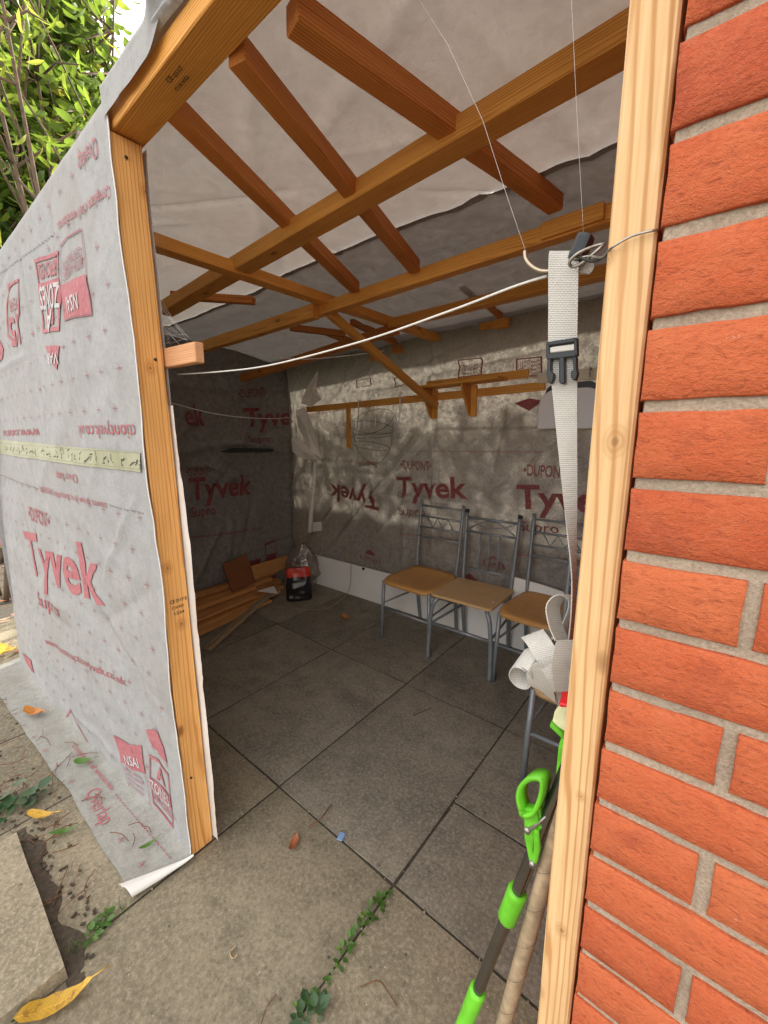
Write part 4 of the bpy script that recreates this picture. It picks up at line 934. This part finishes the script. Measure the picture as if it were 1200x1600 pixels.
# clear plastic bag behind
t = NT('clear_film'); v = t.co(); n = t.noise(v, 16, 4, .6, 1.2); tr = t.n('BsdfTransparent'); tr.inputs[0].default_value = (.86, .83, .8, 1); gl = t.n('BsdfGlossy'); gl.inputs['Roughness'].default_value = .16; gl.inputs[0].default_value = (.8, .8, .8, 1)
df = t.n('BsdfDiffuse'); df.inputs[0].default_value = (.42, .38, .34, 1); m1 = t.n('MixShader'); m2 = t.n('MixShader'); m1.inputs[0].default_value = .45; m2.inputs[0].default_value = .55
b_ = t.bump(n, 1., .02); t.l(b_, gl.inputs['Normal']); t.l(gl.outputs[0], m1.inputs[1]); t.l(df.outputs[0], m1.inputs[2]); t.l(m1.outputs[0], m2.inputs[1]); t.l(tr.outputs[0], m2.inputs[2]); t.l(m2.outputs[0], t.out.inputs[0])
M['film'] = t.m
mb = MB(); nu, nv = 40, 26
def S_bag(u, v):
    a = u*2*math.pi; r = (.17*math.sin(min(1, v*1.4+.35)*math.pi*.5)*(1-v**3)+.035*v)*(1+.3*nz(math.cos(a)*1.5, math.sin(a)*1.5, v*4, 1.6))
    return V((-2.93+.04*v, 2.37, .004))+V((math.cos(a)*r, math.sin(a)*r*.8, .44*v+.03*nz(a, v, 0, 2.)*v))
q = [S_bag(i/nu, j/(nv-1)) for j in range(nv) for i in range(nu)]
mb.add(q, [(j*nu+i, j*nu+(i+1) % nu, (j+1)*nu+(i+1) % nu, (j+1)*nu+i) for j in range(nv-1) for i in range(nu)])
cb = mb.build('clear_bag', M['film'], None, True, label='crumpled clear plastic bag in the back corner behind the printed sack', cat='bag')
# ------------------------------------------------------------------ curtain wire, hook, strap
cw = smooth_path([PY(x, y, Y) for x, y, Y in ((278, 585, .62), (340, 581, .615), (420, 571, .61), (560, 535, .605), (700, 487, .60), (800, 449, .595), (856, 431, .585))], 10)
wr = empty('curtain_wire', cw[0], label='white sleeved wire strung across the opening to a hook on the post', cat='wire')
MB().tube(cw, .0019, 8).build('wire', M['cable'], wr, True)
MB().tube(smooth_path([PY(x, y, .578) for x, y in ((820, 392), (822, 405), (832, 417), (850, 424), (880, 420), (905, 412))], 6), .0026, 8).build('end_hook', M['brass'], wr, True)
ew = empty('eye_hook', PY(930, 395, .56), label='steel eye and twisted wire tied round the pale post', cat='hook')
cc = PY(916, 398, .555); MB().tube([cc+V((.018*math.cos(k*.3307), .004*math.sin(k*.66), .006*math.sin(k*.3307)+.006*math.cos(k*.3307))) for k in range(20)], .002, 8, cap=False).build('eye', M['zinc'], ew, True)
MB().tube(smooth_path([PY(x, y, Y) for x, y, Y in ((897, 405, .556), (920, 400, .55), (940, 402, .53), (955, 388, .485), (985, 370, .484), (1022, 360, .486), (1030, 360, .50))], 6), .0012, 8).build('tie_wire', M['zinc'], ew, True)
MB().tube(smooth_path([PY(x, y, Y) for x, y, Y in ((897, 398, .555), (925, 408, .55), (945, 400, .53), (952, 398, .50))], 6), .0018, 8).build('tie_wire', M['rack'], ew, True)
cap = PY(908, 388, .575); MB().box(cap, (.018, .022, .03), Matrix.Rotation(.4, 3, 'Y')).build('black_clip', M['black_plastic'], ew, bevel=.005, seg=2)
strap = empty('strap', PY(880, 900, .6), label='pale grey webbing strap hanging from the hook, its end looped in a bundle', cat='strap')
def band(pts, name='webbing', par=strap, n=8, th=.0016):
    """pts: (left px, right px, y px, Y left, Y right)"""
    L = smooth_path([PY(a, y, yl) for a, b, y, yl, yr in pts], n); Rr = smooth_path([PY(b, y2, yr) for (a, b, y, yl, yr), y2 in zip(pts, [p[2] for p in pts])], n)
    c = [(p+q)/2 for p, q in zip(L, Rr)]; h = [(q-p)/2 for p, q in zip(L, Rr)]
    return MB().web(c, h, th).build(name, M['web'], par, False, fix=True)
band([(862, 908, 402, .592, .592), (860, 906, 394, .578, .578), (858, 905, 396, .572, .572), (857, 904, 420, .57, .57), (857, 903, 480, .572, .572), (857, 902, 545, .575, .575), (862, 902, 600, .578, .578), (870, 902, 680, .58, .58), (878, 902, 760, .578, .584), (886, 901, 830, .576, .588), (893, 900, 900, .574, .592), (892, 898, 960, .57, .605), (886, 893, 1020, .58, .61)])
band([(900, 925, 402, .60, .60), (902, 928, 418, .585, .585), (900, 922, 428, .58, .58)], n=4)
# a band given by centre points and half-width vectors, placed on planes near Y = .62
def loop(pts, hw, n=8, name='webbing_loop'):
    c = smooth_path([PY(x, y, Y) for x, y, Y in pts], n); h = smooth_path([V(v) for v in hw], n)
    return MB().web(c, [v.normalized()*.0185 for v in h], .0016).build(name, M['web'], strap, False)
loop([(878, 1000, .575), (868, 975, .58), (864, 950, .585), (872, 935, .59), (886, 930, .60), (898, 940, .61), (894, 962, .615), (882, 985, .61), (872, 998, .60), (850, 1012, .595)], [(.25, .9, -.25)]*10)
loop([(893, 1012, .62), (872, 1010, .63), (850, 1000, .625), (832, 990, .60), (842, 1004, .575), (858, 1030, .568), (872, 1055, .57), (884, 1078, .58)], [(.5, .2, .9)]*3+[(.9, .3, .6)]+[(1, .1, .55)]*4)
loop([(892, 1046, .60), (868, 1050, .60), (845, 1044, .585), (824, 1030, .575), (810, 1030, .585), (806, 1044, .60), (816, 1058, .605), (832, 1062, .60), (842, 1050, .585), (836, 1034, .57), (824, 1026, .575)], [(.25, .75, .6)]*11)
loop([(872, 1022, .572), (856, 1034, .566), (844, 1052, .568), (846, 1076, .58), (862, 1088, .60), (884, 1082, .605)], [(.9, .3, .5), (.9, .3, .35), (1, .35, .1), (.9, .4, -.2), (.4, .4, -.8), (.3, .4, -.8)])
loop([(891, 1000, .57), (884, 1030, .566), (884, 1055, .57), (887, 1080, .578)], [(.9, .6, .1)]*4)
loop([(888, 1060, .575), (866, 1052, .573), (850, 1060, .585), (856, 1076, .60)], [(.2, -.2, 1)]*4)
# buckle
def pane(pts, Y, d=.006): return [PY(x, y, Y) for x, y in pts], (0, d, 0)
bu = empty('buckle', PY(878, 600, .575)); bu.parent = strap; bu.matrix_parent_inverse = wmat(strap).inverted()
for pts in ([(854, 534), (901, 527), (901, 534), (854, 541)], [(854, 552), (901, 547), (901, 557), (854, 562)], [(853, 534), (859, 533), (859, 558), (853, 560)], [(896, 528), (902, 527), (903, 556), (897, 557)]):
    p, d = pane(pts, .566, .008); MB().prism(p, d).build('frame_bar', M['black_plastic'], bu, bevel=.0012)
p, d = pane([(855, 543), (900, 537), (900, 547), (855, 552)], .5675, .006); MB().prism(p, d).build('webbing_fold', M['web'], bu, bevel=.001)
for pts in ([(873, 558), (882, 557), (883, 597), (881, 600), (876, 600), (873, 596)], [(855, 561), (861, 560), (861, 580), (866, 584), (865, 592), (861, 601), (856, 596), (854, 585)], [(894, 558), (901, 556), (901, 575), (903, 584), (900, 593), (896, 595), (891, 588), (892, 579), (896, 578)]):
    p, d = pane(pts, .566, .009); MB().prism(p, d).build('prong', M['black_plastic'], bu, bevel=.0012)
# red clip
rcl = empty('clip', PY(881, 1085, .58)); rcl.parent = strap; rcl.matrix_parent_inverse = wmat(strap).inverted(); rcl['label'] = 'bright red clip at the strap end'
for pts, Y in (([(873, 1060), (888, 1066), (889, 1078), (875, 1074)], .578), ([(875, 1074), (889, 1078), (888, 1104), (873, 1100), (877, 1088)], .58), ([(872, 1098), (889, 1102), (888, 1106), (874, 1106)], .576)):
    p, d = pane(pts, Y, .012); MB().prism(p, d).build('clip_body', M['red'], rcl, bevel=.002)
# threads and webs
def thread(pts, label, r=.0006):
    MB().tube([PY(x, y, Y) for x, y, Y in pts], r, 5).build('thread', M['silk'], None, True, label=label, cat='thread')
thread([(655, 0, .64), (700, 70, .63), (755, 190, .62), (790, 300, .60), (821, 392, .58)], 'fine line rising left from the hook end', .00022)
thread([(893, 0, .58), (900, 150, .58), (908, 300, .58), (913, 385, .575)], 'fine upright line above the strap', .00018)
for pts, lab, r in (([(258, 627, 1.1), (345, 648, 1.3), (430, 654, 1.7), (482, 648, 2.3)], 'thin grey wire sagging below the stub across the dark corner', .0022), ([(352, 543, 1.45), (400, 553, 1.5), (470, 561, 1.6), (540, 556, 1.8), (600, 548, 2.0)], 'thin white cord drooping below the purlins', .0022)):
    MB().tube(smooth_path([PY(x, y, Y) for x, y, Y in pts]), r, 6).build('cord', M['cable'], None, True, label=lab, cat='cord')
mb = MB(); rnd = random.Random(8)
for k in range(26):
    a = PY(242+rnd.uniform(0, 5), 455+rnd.uniform(0, 85), .58); b = PY(258+rnd.uniform(0, 38), 515+rnd.uniform(0, 28), .60+rnd.uniform(0, .05)); mb.tube([a, (a+b)/2+V((0, 0, -.006)), b], .00025, 4)
for k in range(5):
    a = PY(rnd.uniform(225, 270), 215, .60); b = PY(rnd.uniform(242, 262), 420, .6); mb.tube([a, b], .0001, 4)
mb.build('cobweb', M['silk'], None, label='dusty cobweb between the left post and the stub', cat='cobweb')

# ------------------------------------------------------------------ mop and stick
mop = empty('sponge_mop', GZ(673, 1770), label='green sponge mop stood upside down leaning behind the pale post', cat='mop')
m0 = V((-.318, .555, .0)); m1_ = PY(880, 1215, .60); ax = (m1_-m0).normalized()
def mp(y):                                # point on the pole axis seen at picture height y
    best = None
    for k in range(400):
        p = m0+ax*(k*.004); d = p-EYE; c = 800-FPX*d.dot(upv)/d.dot(fwd)
        if best is None or abs(c-y) < best[0]: best = (abs(c-y), p)
    return best[1]
MB().tube([m0+ax*.02, mp(1600), mp(1400), m1_, m1_+ax*.2], .0105, 16).build('pole', M['steel'], mop, True)
def sleeve(ya, yb, name='grip', r=.0155):
    a, b = mp(ya), mp(yb); mb = MB(); n = 28; d = (b-a)
    a_ = ax.orthogonal().normalized(); b2 = ax.cross(a_); q = []
    prof = [(0, .93), (.04, 1), (.5, .98), (.96, 1.03), (1, .98)]
    for t_, f in prof:
        for k in range(n): w_ = 2*math.pi*k/n; rr_ = r*f*(1-.05*(k % 2)); q.append(a+d*t_+(a_*math.cos(w_)+b2*math.sin(w_))*rr_)
    fs = [(i*n+k, i*n+(k+1) % n, (i+1)*n+(k+1) % n, (i+1)*n+k) for i in range(4) for k in range(n)]+[tuple(reversed(range(n))), tuple(4*n+k for k in range(n))]
    mb.add(q, fs).build(name, M['green'], mop, True)
sleeve(1640, 1545, 'grip'); sleeve(1435, 1393, 'collar', .0165)
# lever handle: closed loop with arm
lp = [PY(x, y, .585) for x, y in ((819, 1260), (815, 1240), (820, 1222), (834, 1211), (850, 1213), (852, 1228), (846, 1250), (836, 1266), (822, 1268))]
hw_ = [V((0, .011, 0))]*len(lp)
MB().ribbon(smooth_path(lp+[lp[0]], 5), [V((.002, .013, 0))]*(len(lp)*5+1), .0065).build('lever_loop', M['green'], mop, True)
for pts, nm, Y in (([(818, 1262), (838, 1266), (842, 1285), (836, 1300), (832, 1330), (838, 1352), (828, 1354), (819, 1310)], 'lever_arm', .58), ([(836, 1262), (844, 1258), (846, 1290), (852, 1296), (848, 1310), (838, 1300)], 'lever_arm', .585), ([(834, 1296), (842, 1300), (844, 1330), (838, 1352), (832, 1352)], 'lever_arm', .578)):
    p, d = pane(pts, Y, .014); MB().prism(p, d).build(nm, M['green'], mop, bevel=.003, seg=2)
MB().tube([PY(823, 1300, .576), PY(846, 1282, .585), PY(872, 1256, .60)], .003, 8).build('link_rod', M['zinc'], mop, True)
for x, y in ((823, 1300), (831, 1353)): c = PY(x, y, .574); MB().tube([c, c+V((0, .012, 0))], .005, 10).build('rivet', M['zinc'], mop, True)
for pts, Y, nm, mt, dd in (([(860, 1128), (880, 1148), (881, 1158), (858, 1136)], .60, 'head_frame', 'green', .05), ([(866, 1112), (874, 1103), (886, 1104), (886, 1146), (862, 1130)], .605, 'sponge', 'sponge', .045), ([(872, 1166), (884, 1164), (882, 1238), (870, 1236), (868, 1210)], .60, 'head_bracket', 'green', .014), ([(872, 1165), (878, 1150), (884, 1150), (884, 1168)], .602, 'head_bracket', 'green', .012)):
    p, d = pane(pts, Y, dd); MB().prism(p, d).build(nm, M[mt], mop, bevel=.003, seg=2)
# wooden stick
s0, s1 = PY(776, 1640, .585), PY(884, 1250, .60); sx_ = (s1-s0).normalized(); s0 = s0-sx_*((s0.z-.01)/sx_.z)
pts = [s0+(s1-s0)*(k/40) for k in range(44)]
MB().tube(pts, [.0135*(1+.05*nz(k*.9, 1, 1)) for k in range(44)], 14).build('wooden_stick', M['old_stick'], None, True, label='weathered wooden stick leaning between the green mop and the post', cat='stick')
wb = MB()
bpy.data.objects['wooden_stick'].rotation_euler = (0, 0, 0)
a_ = sx_.orthogonal().normalized(); b2 = sx_.cross(a_)
MB().tube([s0+sx_*(.25+.0018*k)+(a_*math.cos(k*.13)+b2*math.sin(k*.13))*.0133 for k in range(330)], [.0004+.0007*nz(k*.11, 1, 1) for k in range(330)], 5).build('spiral_wrap', M['bark'], bpy.data.objects['wooden_stick'], True)

# ------------------------------------------------------------------ floor bits and litter
def leaf_mesh(L, W, curl=.1, n=7, fold=.25):
    mb = MB(); q = []
    for i in range(n+1):
        t_ = i/n; w_ = W/2*(math.sin(math.pi*min(1, t_**.75))**.7) if 0 < t_ < 1 else .0008
        z = curl*L*(t_-.5)**2*2
        q += [(t_*L-L/2, -w_, z+w_*fold), (t_*L-L/2, 0, z), (t_*L-L/2, w_, z+w_*fold)]
    return mb.add(q, [(i*3+k, i*3+k+1, i*3+k+4, i*3+k+3) for i in range(n) for k in (0, 1)])
def fallen(px, py, L, W, rz, mat, label, name='fallen_leaf', cat='leaf', tilt=0., z=.006):
    mb = leaf_mesh(L, W, .35, 12, .35); mb.v = [(x+.004*nz(x*60, px, 1), y*(1+.25*nz(x*45, y*20, px)), z_+.10*L*nz(x*25, y*30, py)) for x, y, z_ in mb.v]
    st_ = mb.v[-2]; mb.tube([st_, (st_[0]+L*.12, st_[1]+L*.02, st_[2]), (st_[0]+L*.22, st_[1]+L*.05, st_[2]-.001)], L*.008+.0004, 5)
    me = mb.mesh(name, [M[mat]], True, fix=False)
    p = GZ(px, py, z); return link(name, me, None, None, Matrix.Translation(p) @ Matrix.Rotation(rz, 4, 'Z') @ Matrix.Rotation(tilt, 4, 'Y'), label=label, cat=cat, group='fallen leaves')
fallen(460, 1317, .062, .032, R(120), 'brown_leaf', 'curled orange brown leaf on the slab in front of the opening')
fallen(541, 966, .11, .05, R(-10), 'orange_leaf', 'golden leaf on the shed floor near the white board')
fallen(88, 1570, .16, .052, R(68), 'yellow_leaf', 'large yellow leaf beside the loose slab at the bottom left', z=.008)
fallen(66, 1274, .12, .035, R(35), 'yellow_leaf', 'yellow leaf beside the dark green weed at the left', z=.02)
fallen(54, 1114, .13, .05, R(25), 'orange_leaf', 'orange leaf on the membrane skirt near the left edge', z=.025)
fallen(6, 1018, .26, .09, R(25), 'yellow_leaf', 'big yellow leaf on the ground beyond the wall end at the left edge', z=.02)
fallen(232, 1320, .06, .015, R(85), 'weed', 'small narrow green leaf on the skirt by the curled corner', z=.022)
fallen(131, 1190, .08, .03, R(50), 'weed', 'green leaf on the middle of the skirt', z=.025)
fallen(100, 1300, .09, .02, R(60), 'weed', 'pale green blade on the dirt beside the skirt', z=.01)
c = GZ(533, 1307, .004); MB().box(c, (.022, .03, .004), Matrix.Rotation(.3, 3, 'Z')).build('plastic_chip', M['blue'], None, bevel=.001, label='small pale blue plastic chip in the floor joint', cat='chip')
MB().tube(smooth_path([GZ(x, y, z) for x, y, z in ((482, 1292, .006), (500, 1280, .02), (514, 1262, .012), (518, 1258, .006))]), .0022, 6).build('fallen_twig', M['twig'], None, True, label='thin brown twig standing in the joint near the brown leaf', cat='twig')
MB().tube(smooth_path([GZ(x, y, .005) for x, y in ((563, 1542), (590, 1532), (605, 1548), (620, 1572))]), .0014, 5).build('fallen_twig', M['twig'], None, True, label='thin bent twig on the slab right of the weeds', cat='twig')
MB().tube(smooth_path([GZ(x, y, .004) for x, y in ((408, 1600), (416, 1575), (432, 1553))]), .0013, 5).build('fallen_twig', M['twig'], None, True, label='thin twig at the bottom edge left of the weeds', cat='twig')
MB().tube(smooth_path([GZ(x, y, .004) for x, y in ((645, 1118), (660, 1112), (674, 1106))]), .0016, 5).build('fallen_twig', M['twig'], None, True, label='dark twig on the floor in front of the chairs', cat='twig')
MB().tube(smooth_path([GZ(x, y, .006) for x, y in ((368, 1478), (360, 1488), (364, 1497), (372, 1490))]), .0025, 5).build('curled_scrap', M['stick'], None, True, label='small pale curled scrap on the front slab', cat='scrap')
# twig litter on the left ground
mb = MB(); rnd = random.Random(12)
for k in range(90):
    px, py = rnd.uniform(-30, 150), rnd.uniform(1090, 1420)
    if px > 40+(py-1090)*.42: continue
    p = GZ(px, py, .008+rnd.uniform(0, .015)); a = rnd.uniform(0, 6.28); L = rnd.uniform(.03, .14)
    d = V((math.cos(a), math.sin(a), rnd.uniform(-.02, .1)))*L; s_ = V((-math.sin(a), math.cos(a), .1))*L*rnd.uniform(-.3, .3)
    mb.tube(smooth_path([p, p+d*.5+s_, p+d], 4), rnd.uniform(.0008, .0020), 5)
for (x, y, z) in ((82, 1160, .02), (100, 1178, .02), (90, 1200, .02), (140, 1240, .015), (215, 1300, .02), (190, 1290, .02)):
    for k in range(2):
        p = GZ(x+rnd.uniform(-22, 22), y+rnd.uniform(-12, 12), z); a = rnd.uniform(-.6, .9); d = V((math.cos(a), math.sin(a), .02))*rnd.uniform(.04, .12); mb.tube(smooth_path([p, p+d*.5+V((0, .008, .004)), p+d], 4), .0014, 5)
mb.build('twig_litter', M['twig'], kind='stuff', label='brown twigs strewn on the ground along the skirt', cat='litter')
mb = MB(); rnd = random.Random(14)
for k in range(420):
    x, y = rnd.uniform(-6.5, -3.45), rnd.uniform(-1.2, 3.2); m = Matrix.Translation((x, y, rnd.uniform(-.02, .03))) @ Matrix.Rotation(rnd.uniform(0, 6.28), 4, 'Z') @ Matrix.Rotation(rnd.uniform(-.4, .4), 4, 'X')
    lm = leaf_mesh(rnd.uniform(.07, .15), rnd.uniform(.03, .05), .2, 4); mb.add([m @ V(v) for v in lm.v], lm.f)
mb.build('leaf_litter', M['brown_leaf'], kind='stuff', label='brown fallen leaves on the soil beyond the wall end', cat='litter')
mb = MB()
rnd = random.Random(31)
for k in range(150):                      # crumbs on the slabs
    p = V((rnd.uniform(-2.6, -.2), rnd.uniform(.2, 2.4), .0035)); r_ = rnd.uniform(.001, .0032); mb.box(p, (r_*2, r_*1.6, r_), Matrix.Rotation(rnd.uniform(0, 3), 3, 'Z'))
for k in range(170):
    if k % 2: p = V((rnd.choice((-1.896, -1.262, -.655))+rnd.gauss(0, .004), rnd.uniform(.0, 2.6), .002))
    else: p = V((rnd.uniform(-3.0, -.1), rnd.choice((-.055, .855, 1.77))+rnd.gauss(0, .004), .002))
    r_ = rnd.uniform(.0008, .0028)
    if S_front(min(p.x, -1.3), .1).y < p.y or p.x > -1.26: mb.box(p, (r_*2, r_*1.6, r_*1.2), Matrix.Rotation(rnd.uniform(0, 3), 3, 'Z'))
mb.build('grit', M['mortar'], kind='stuff', label='pale grit scattered over the paving', cat='grit')
def S_soil(u, v_):
    x = -1.86+.70*u; w_ = .05*(1+.7*nz(x, 0, 0, 9.)); y = .108+w_*v_; return V((x, y, .003+.016*max(0, 1-v_)*(1+nz(x, y, 0, 22.))*math.sin(math.pi*min(1, max(0.02, u)))+.003*nz(x, y, 0, 70.)-.004*v_))
MB().grid(S_soil, lin(0, 1, 90), lin(0, 1, 12)).build('soil_drift', M['soil'], kind='stuff', label='dark soil drifted along the edge of the loose slab', cat='soil')
mb = MB(); rnd = random.Random(51)
for k in range(260):
    px, py = rnd.uniform(-10, 150), rnd.uniform(1060, 1500)
    if px > 35+(py-1090)*.40 or (px < (py-1300)*.45): continue
    p = GZ(px, py, .004); r_ = rnd.uniform(.0015, .006); mb.box(p, (r_*2.5, r_*1.4, r_*.8), Matrix.Rotation(rnd.uniform(0, 3), 3, 'Z') @ Matrix.Rotation(rnd.uniform(-.5, .5), 3, 'X'))
mb.build('soil_crumbs', M['soil'], kind='stuff', label='dark soil crumbs on the paving left of the skirt', cat='soil')
# weeds
def weed(name, spots, L, mat, label, cat='weed', seed=1, up=.6, n=9):
    t_ = empty(name, spots[0], label=label, cat=cat, group='weeds'); rnd = random.Random(seed); mb = MB(); st = MB()
    for s_ in spots:
        for k in range(n):
            a = rnd.uniform(0, 6.28); el = rnd.uniform(.1, up); l_ = L*rnd.uniform(.5, 1.1); base = V(s_)+V((rnd.uniform(-1, 1), rnd.uniform(-1, 1), 0))*L*.5
            tip = base+V((math.cos(a)*math.cos(el), math.sin(a)*math.cos(el), math.sin(el)))*l_
            st.tube([base+V((0, 0, -.008)), tip], .0008, 4)
            lm = leaf_mesh(l_*.95, l_*.75, .1, 5, .2); m = Matrix.Translation(tip+V((0, 0, .002))) @ Matrix.Rotation(a, 4, 'Z') @ Matrix.Rotation(rnd.uniform(-.5, .1), 4, 'Y') @ Matrix.Rotation(rnd.uniform(-.3, .3), 4, 'X')
            mb.add([m @ V(v) for v in lm.v], lm.f)
    mb.build('leaves', M[mat], t_, True, fix=False); st.build('stems', M['weed'], t_, True); return t_
jl = lambda a, b, n: [V((-.655+random.uniform(-.006, .006), a+(b-a)*k/(n-1), .0)) for k in range(n)]
weed('joint_weed', jl(.80, .70, 5)+jl(.66, .60, 3), .02, 'weed', 'small round leaved green weeds along the crack in the paving', seed=2, n=6)
weed('joint_weed', jl(.56, .47, 4), .016, 'weed', 'sparse tiny green weeds at the near part of the crack', seed=3, n=4)
weed('joint_weed', [GZ(485, 1590), GZ(478, 1600), GZ(492, 1578)], .034, 'ivy', 'darker weed tuft at the bottom edge in the crack', seed=4, n=6)
weed('joint_weed', [GZ(150, 1450), GZ(162, 1440), GZ(140, 1462), GZ(170, 1432)], .022, 'weed', 'green weed in the joint between loose slab and skirt', seed=5, n=7)
weed('ground_weed', [GZ(22, 1262), GZ(45, 1250), GZ(8, 1275), GZ(62, 1248), GZ(10, 1245)], .055, 'ivy', 'dark green leafy weed at the left edge above the loose slab', seed=6, n=6, up=.9)
weed('ground_weed', [GZ(20, 1585), GZ(8, 1592)], .035, 'ivy', 'green leaf tuft under the loose slab corner at the bottom left', seed=7, n=5)
rnd = random.Random(77); mb = MB()
for k in range(40):
    p = GZ(rnd.uniform(165, 200), rnd.uniform(1395, 1440), .0); p.x = -1.262+rnd.uniform(-.01, .01); p.y = rnd.uniform(.12, .30); mb.tube([p, p+V((rnd.uniform(-.02, .02), rnd.uniform(-.02, .02), rnd.uniform(.01, .04)))], .0006, 4)
mb.build('joint_grass', M['weed'], kind='stuff', label='thin grass blades in the joint by the skirt corner', cat='grass')

# ------------------------------------------------------------------ trees beyond the shed; unseen fence and hedge added behind it for shade
def tree(name, label, base, crown, n, L, W, mat, seed, stems, lean=.25, n_twig=60):
    t_ = empty(name, base, label=label, cat='tree', group='trees beyond the shed'); rnd = random.Random(seed); mb = MB(); tk = MB()
    c, rad = V(crown[0]), V(crown[1]); B_ = V(base)
    tips = []
    for k in range(stems):
        tip = c+V((rnd.uniform(-.6, .6)*rad.x, rnd.uniform(-.6, .6)*rad.y, rnd.uniform(.2, .95)*rad.z)); s_ = B_+V((rnd.uniform(-.15, .15), rnd.uniform(-.15, .15), -.05))
        pth = smooth_path([s_, s_+(tip-s_)*.35+V((rnd.uniform(-.1, .1), rnd.uniform(-.1, .1), .1)), s_+(tip-s_)*.7, tip], 5); tk.tube(pth, [.018*(1-.85*i/(len(pth)-1))+.003 for i in range(len(pth))], 8); tips.append(pth)
    tw = []
    for k in range(n_twig):
        pth = rnd.choice(tips); p = pth[rnd.randrange(len(pth)//4, len(pth))]; d = V((rnd.gauss(0, 1), rnd.gauss(0, 1), rnd.gauss(.3, .6))).normalized()
        q = c+V((rnd.gauss(0, .45)*rad.x, rnd.gauss(0, .45)*rad.y, rnd.gauss(0, .5)*rad.z)); e = p+(q-p).normalized()*min((q-p).length, .9)
        tk.tube([p, (p+e)/2+V((0, 0, .05)), e], [.008, .006, .003], 5); tw.append((p, e))
    for k in range(n):
        p, e = rnd.choice(tw); f = rnd.uniform(.15, 1.1); pos = p+(e-p)*f+V((rnd.gauss(0, .07), rnd.gauss(0, .07), rnd.gauss(0, .07)))
        s_ = rnd.uniform(.6, 1.15); lm = LEAF[(L, W)]; m = Matrix.Translation(pos) @ Matrix.Rotation(rnd.uniform(0, 6.28), 4, 'Z') @ Matrix.Rotation(rnd.uniform(-.3, 1.1), 4, 'Y') @ Matrix.Rotation(rnd.uniform(-.9, .9), 4, 'X') @ Matrix.Scale(s_, 4)
        mb.add([m @ V(v) for v in lm.v], lm.f)
    mb.build('crown', M[mat], t_, True, fix=False); tk.build('trunk', M['bark'], t_, True)
LEAF = {}
for k in ((.105, .052), (.12, .024), (.12, .045)): LEAF[k] = leaf_mesh(k[0], k[1], .35, 4, .35)
def at(px, py, d): return EYE+ray(px, py).normalized()*d
c = at(40, 250, 4.6); tree('laurel_tree', 'dense dark large leaved laurel behind the left wall', (c.x, c.y, 0), (c, (1.1, 1.1, 1.1)), 8600, .105, .052, 'leaf', 1, 3, n_twig=200)
c = at(20, 70, 5.2); tree('laurel_tree', 'tall bright backlit laurel at the top left against the sky', (c.x, c.y, 0), (c, (.95, .95, 1.35)), 8600, .105, .052, 'leaf', 2, 3, n_twig=200)
c = at(60, 110, 4.0); tree('willow_shrub', 'slender shrub with pale narrow leaves in front of the laurels', (c.x, c.y, 0), (c, (.7, .7, .95)), 520, .12, .024, 'leaf_l', 3, 3, n_twig=55)
c = at(-60, 420, 5.2); tree('laurel_tree', 'low dark laurel at the left edge behind the wall corner', (c.x, c.y, 0), (c, (1.3, 1.3, 1.4)), 3600, .105, .052, 'leaf', 4, 6, n_twig=110)
c = at(0, 700, 6.0); tree('laurel_tree', 'shrub just visible past the wall end at the left edge', (c.x-.6, c.y, 0), (c+V((-.6, 0, -.2)), (1.2, 1.2, 1.0)), 1500, .12, .045, 'leaf', 5, 6, n_twig=80)
fn = empty('shade_fence', (-1.5, 3.35, 0), label='unseen close boarded timber fence added behind the shed to shade its back wall', cat='fence')  # out of view, added to keep sun off the lower back wall
x = -5.2
while x < 0: timber('fence_board', (x, 3.35, 0), (x, 3.35, 1.25+random.uniform(-.004, .004)), .014, .125, M['plank'], fn, (1, 0, 0), bev=0); x += .128
mb = MB(); rnd = random.Random(41)  # hidden foliage added to break up the sun reaching the back wall
for k in range(2900):
    x = rnd.uniform(-5.0, -.1); top = 2.14+.20*nz(x, 1, 1, 1.7)+.09*nz(x, 4, 1, 6.); z = top-abs(rnd.gauss(0, .42)); y = 3.55+rnd.gauss(0, .10)
    lm = LEAF[(.12, .045)]; m = Matrix.Translation((x, y, z)) @ Matrix.Rotation(rnd.uniform(0, 6.28), 4, 'Z') @ Matrix.Rotation(rnd.uniform(-1, 1), 4, 'Y') @ Matrix.Rotation(rnd.uniform(-1, 1), 4, 'X'); mb.add([m @ V(v) for v in lm.v], lm.f)
for k in range(30): x = -5+k*.165; mb.tube([(x, 3.55, -.03), (x+rnd.uniform(-.1, .1), 3.55, 2.0)], .008, 5)
mb.build('hedge', M['leaf'], kind='stuff', label='unseen leafy hedge added behind the fence to dapple light on the back wall', cat='hedge')
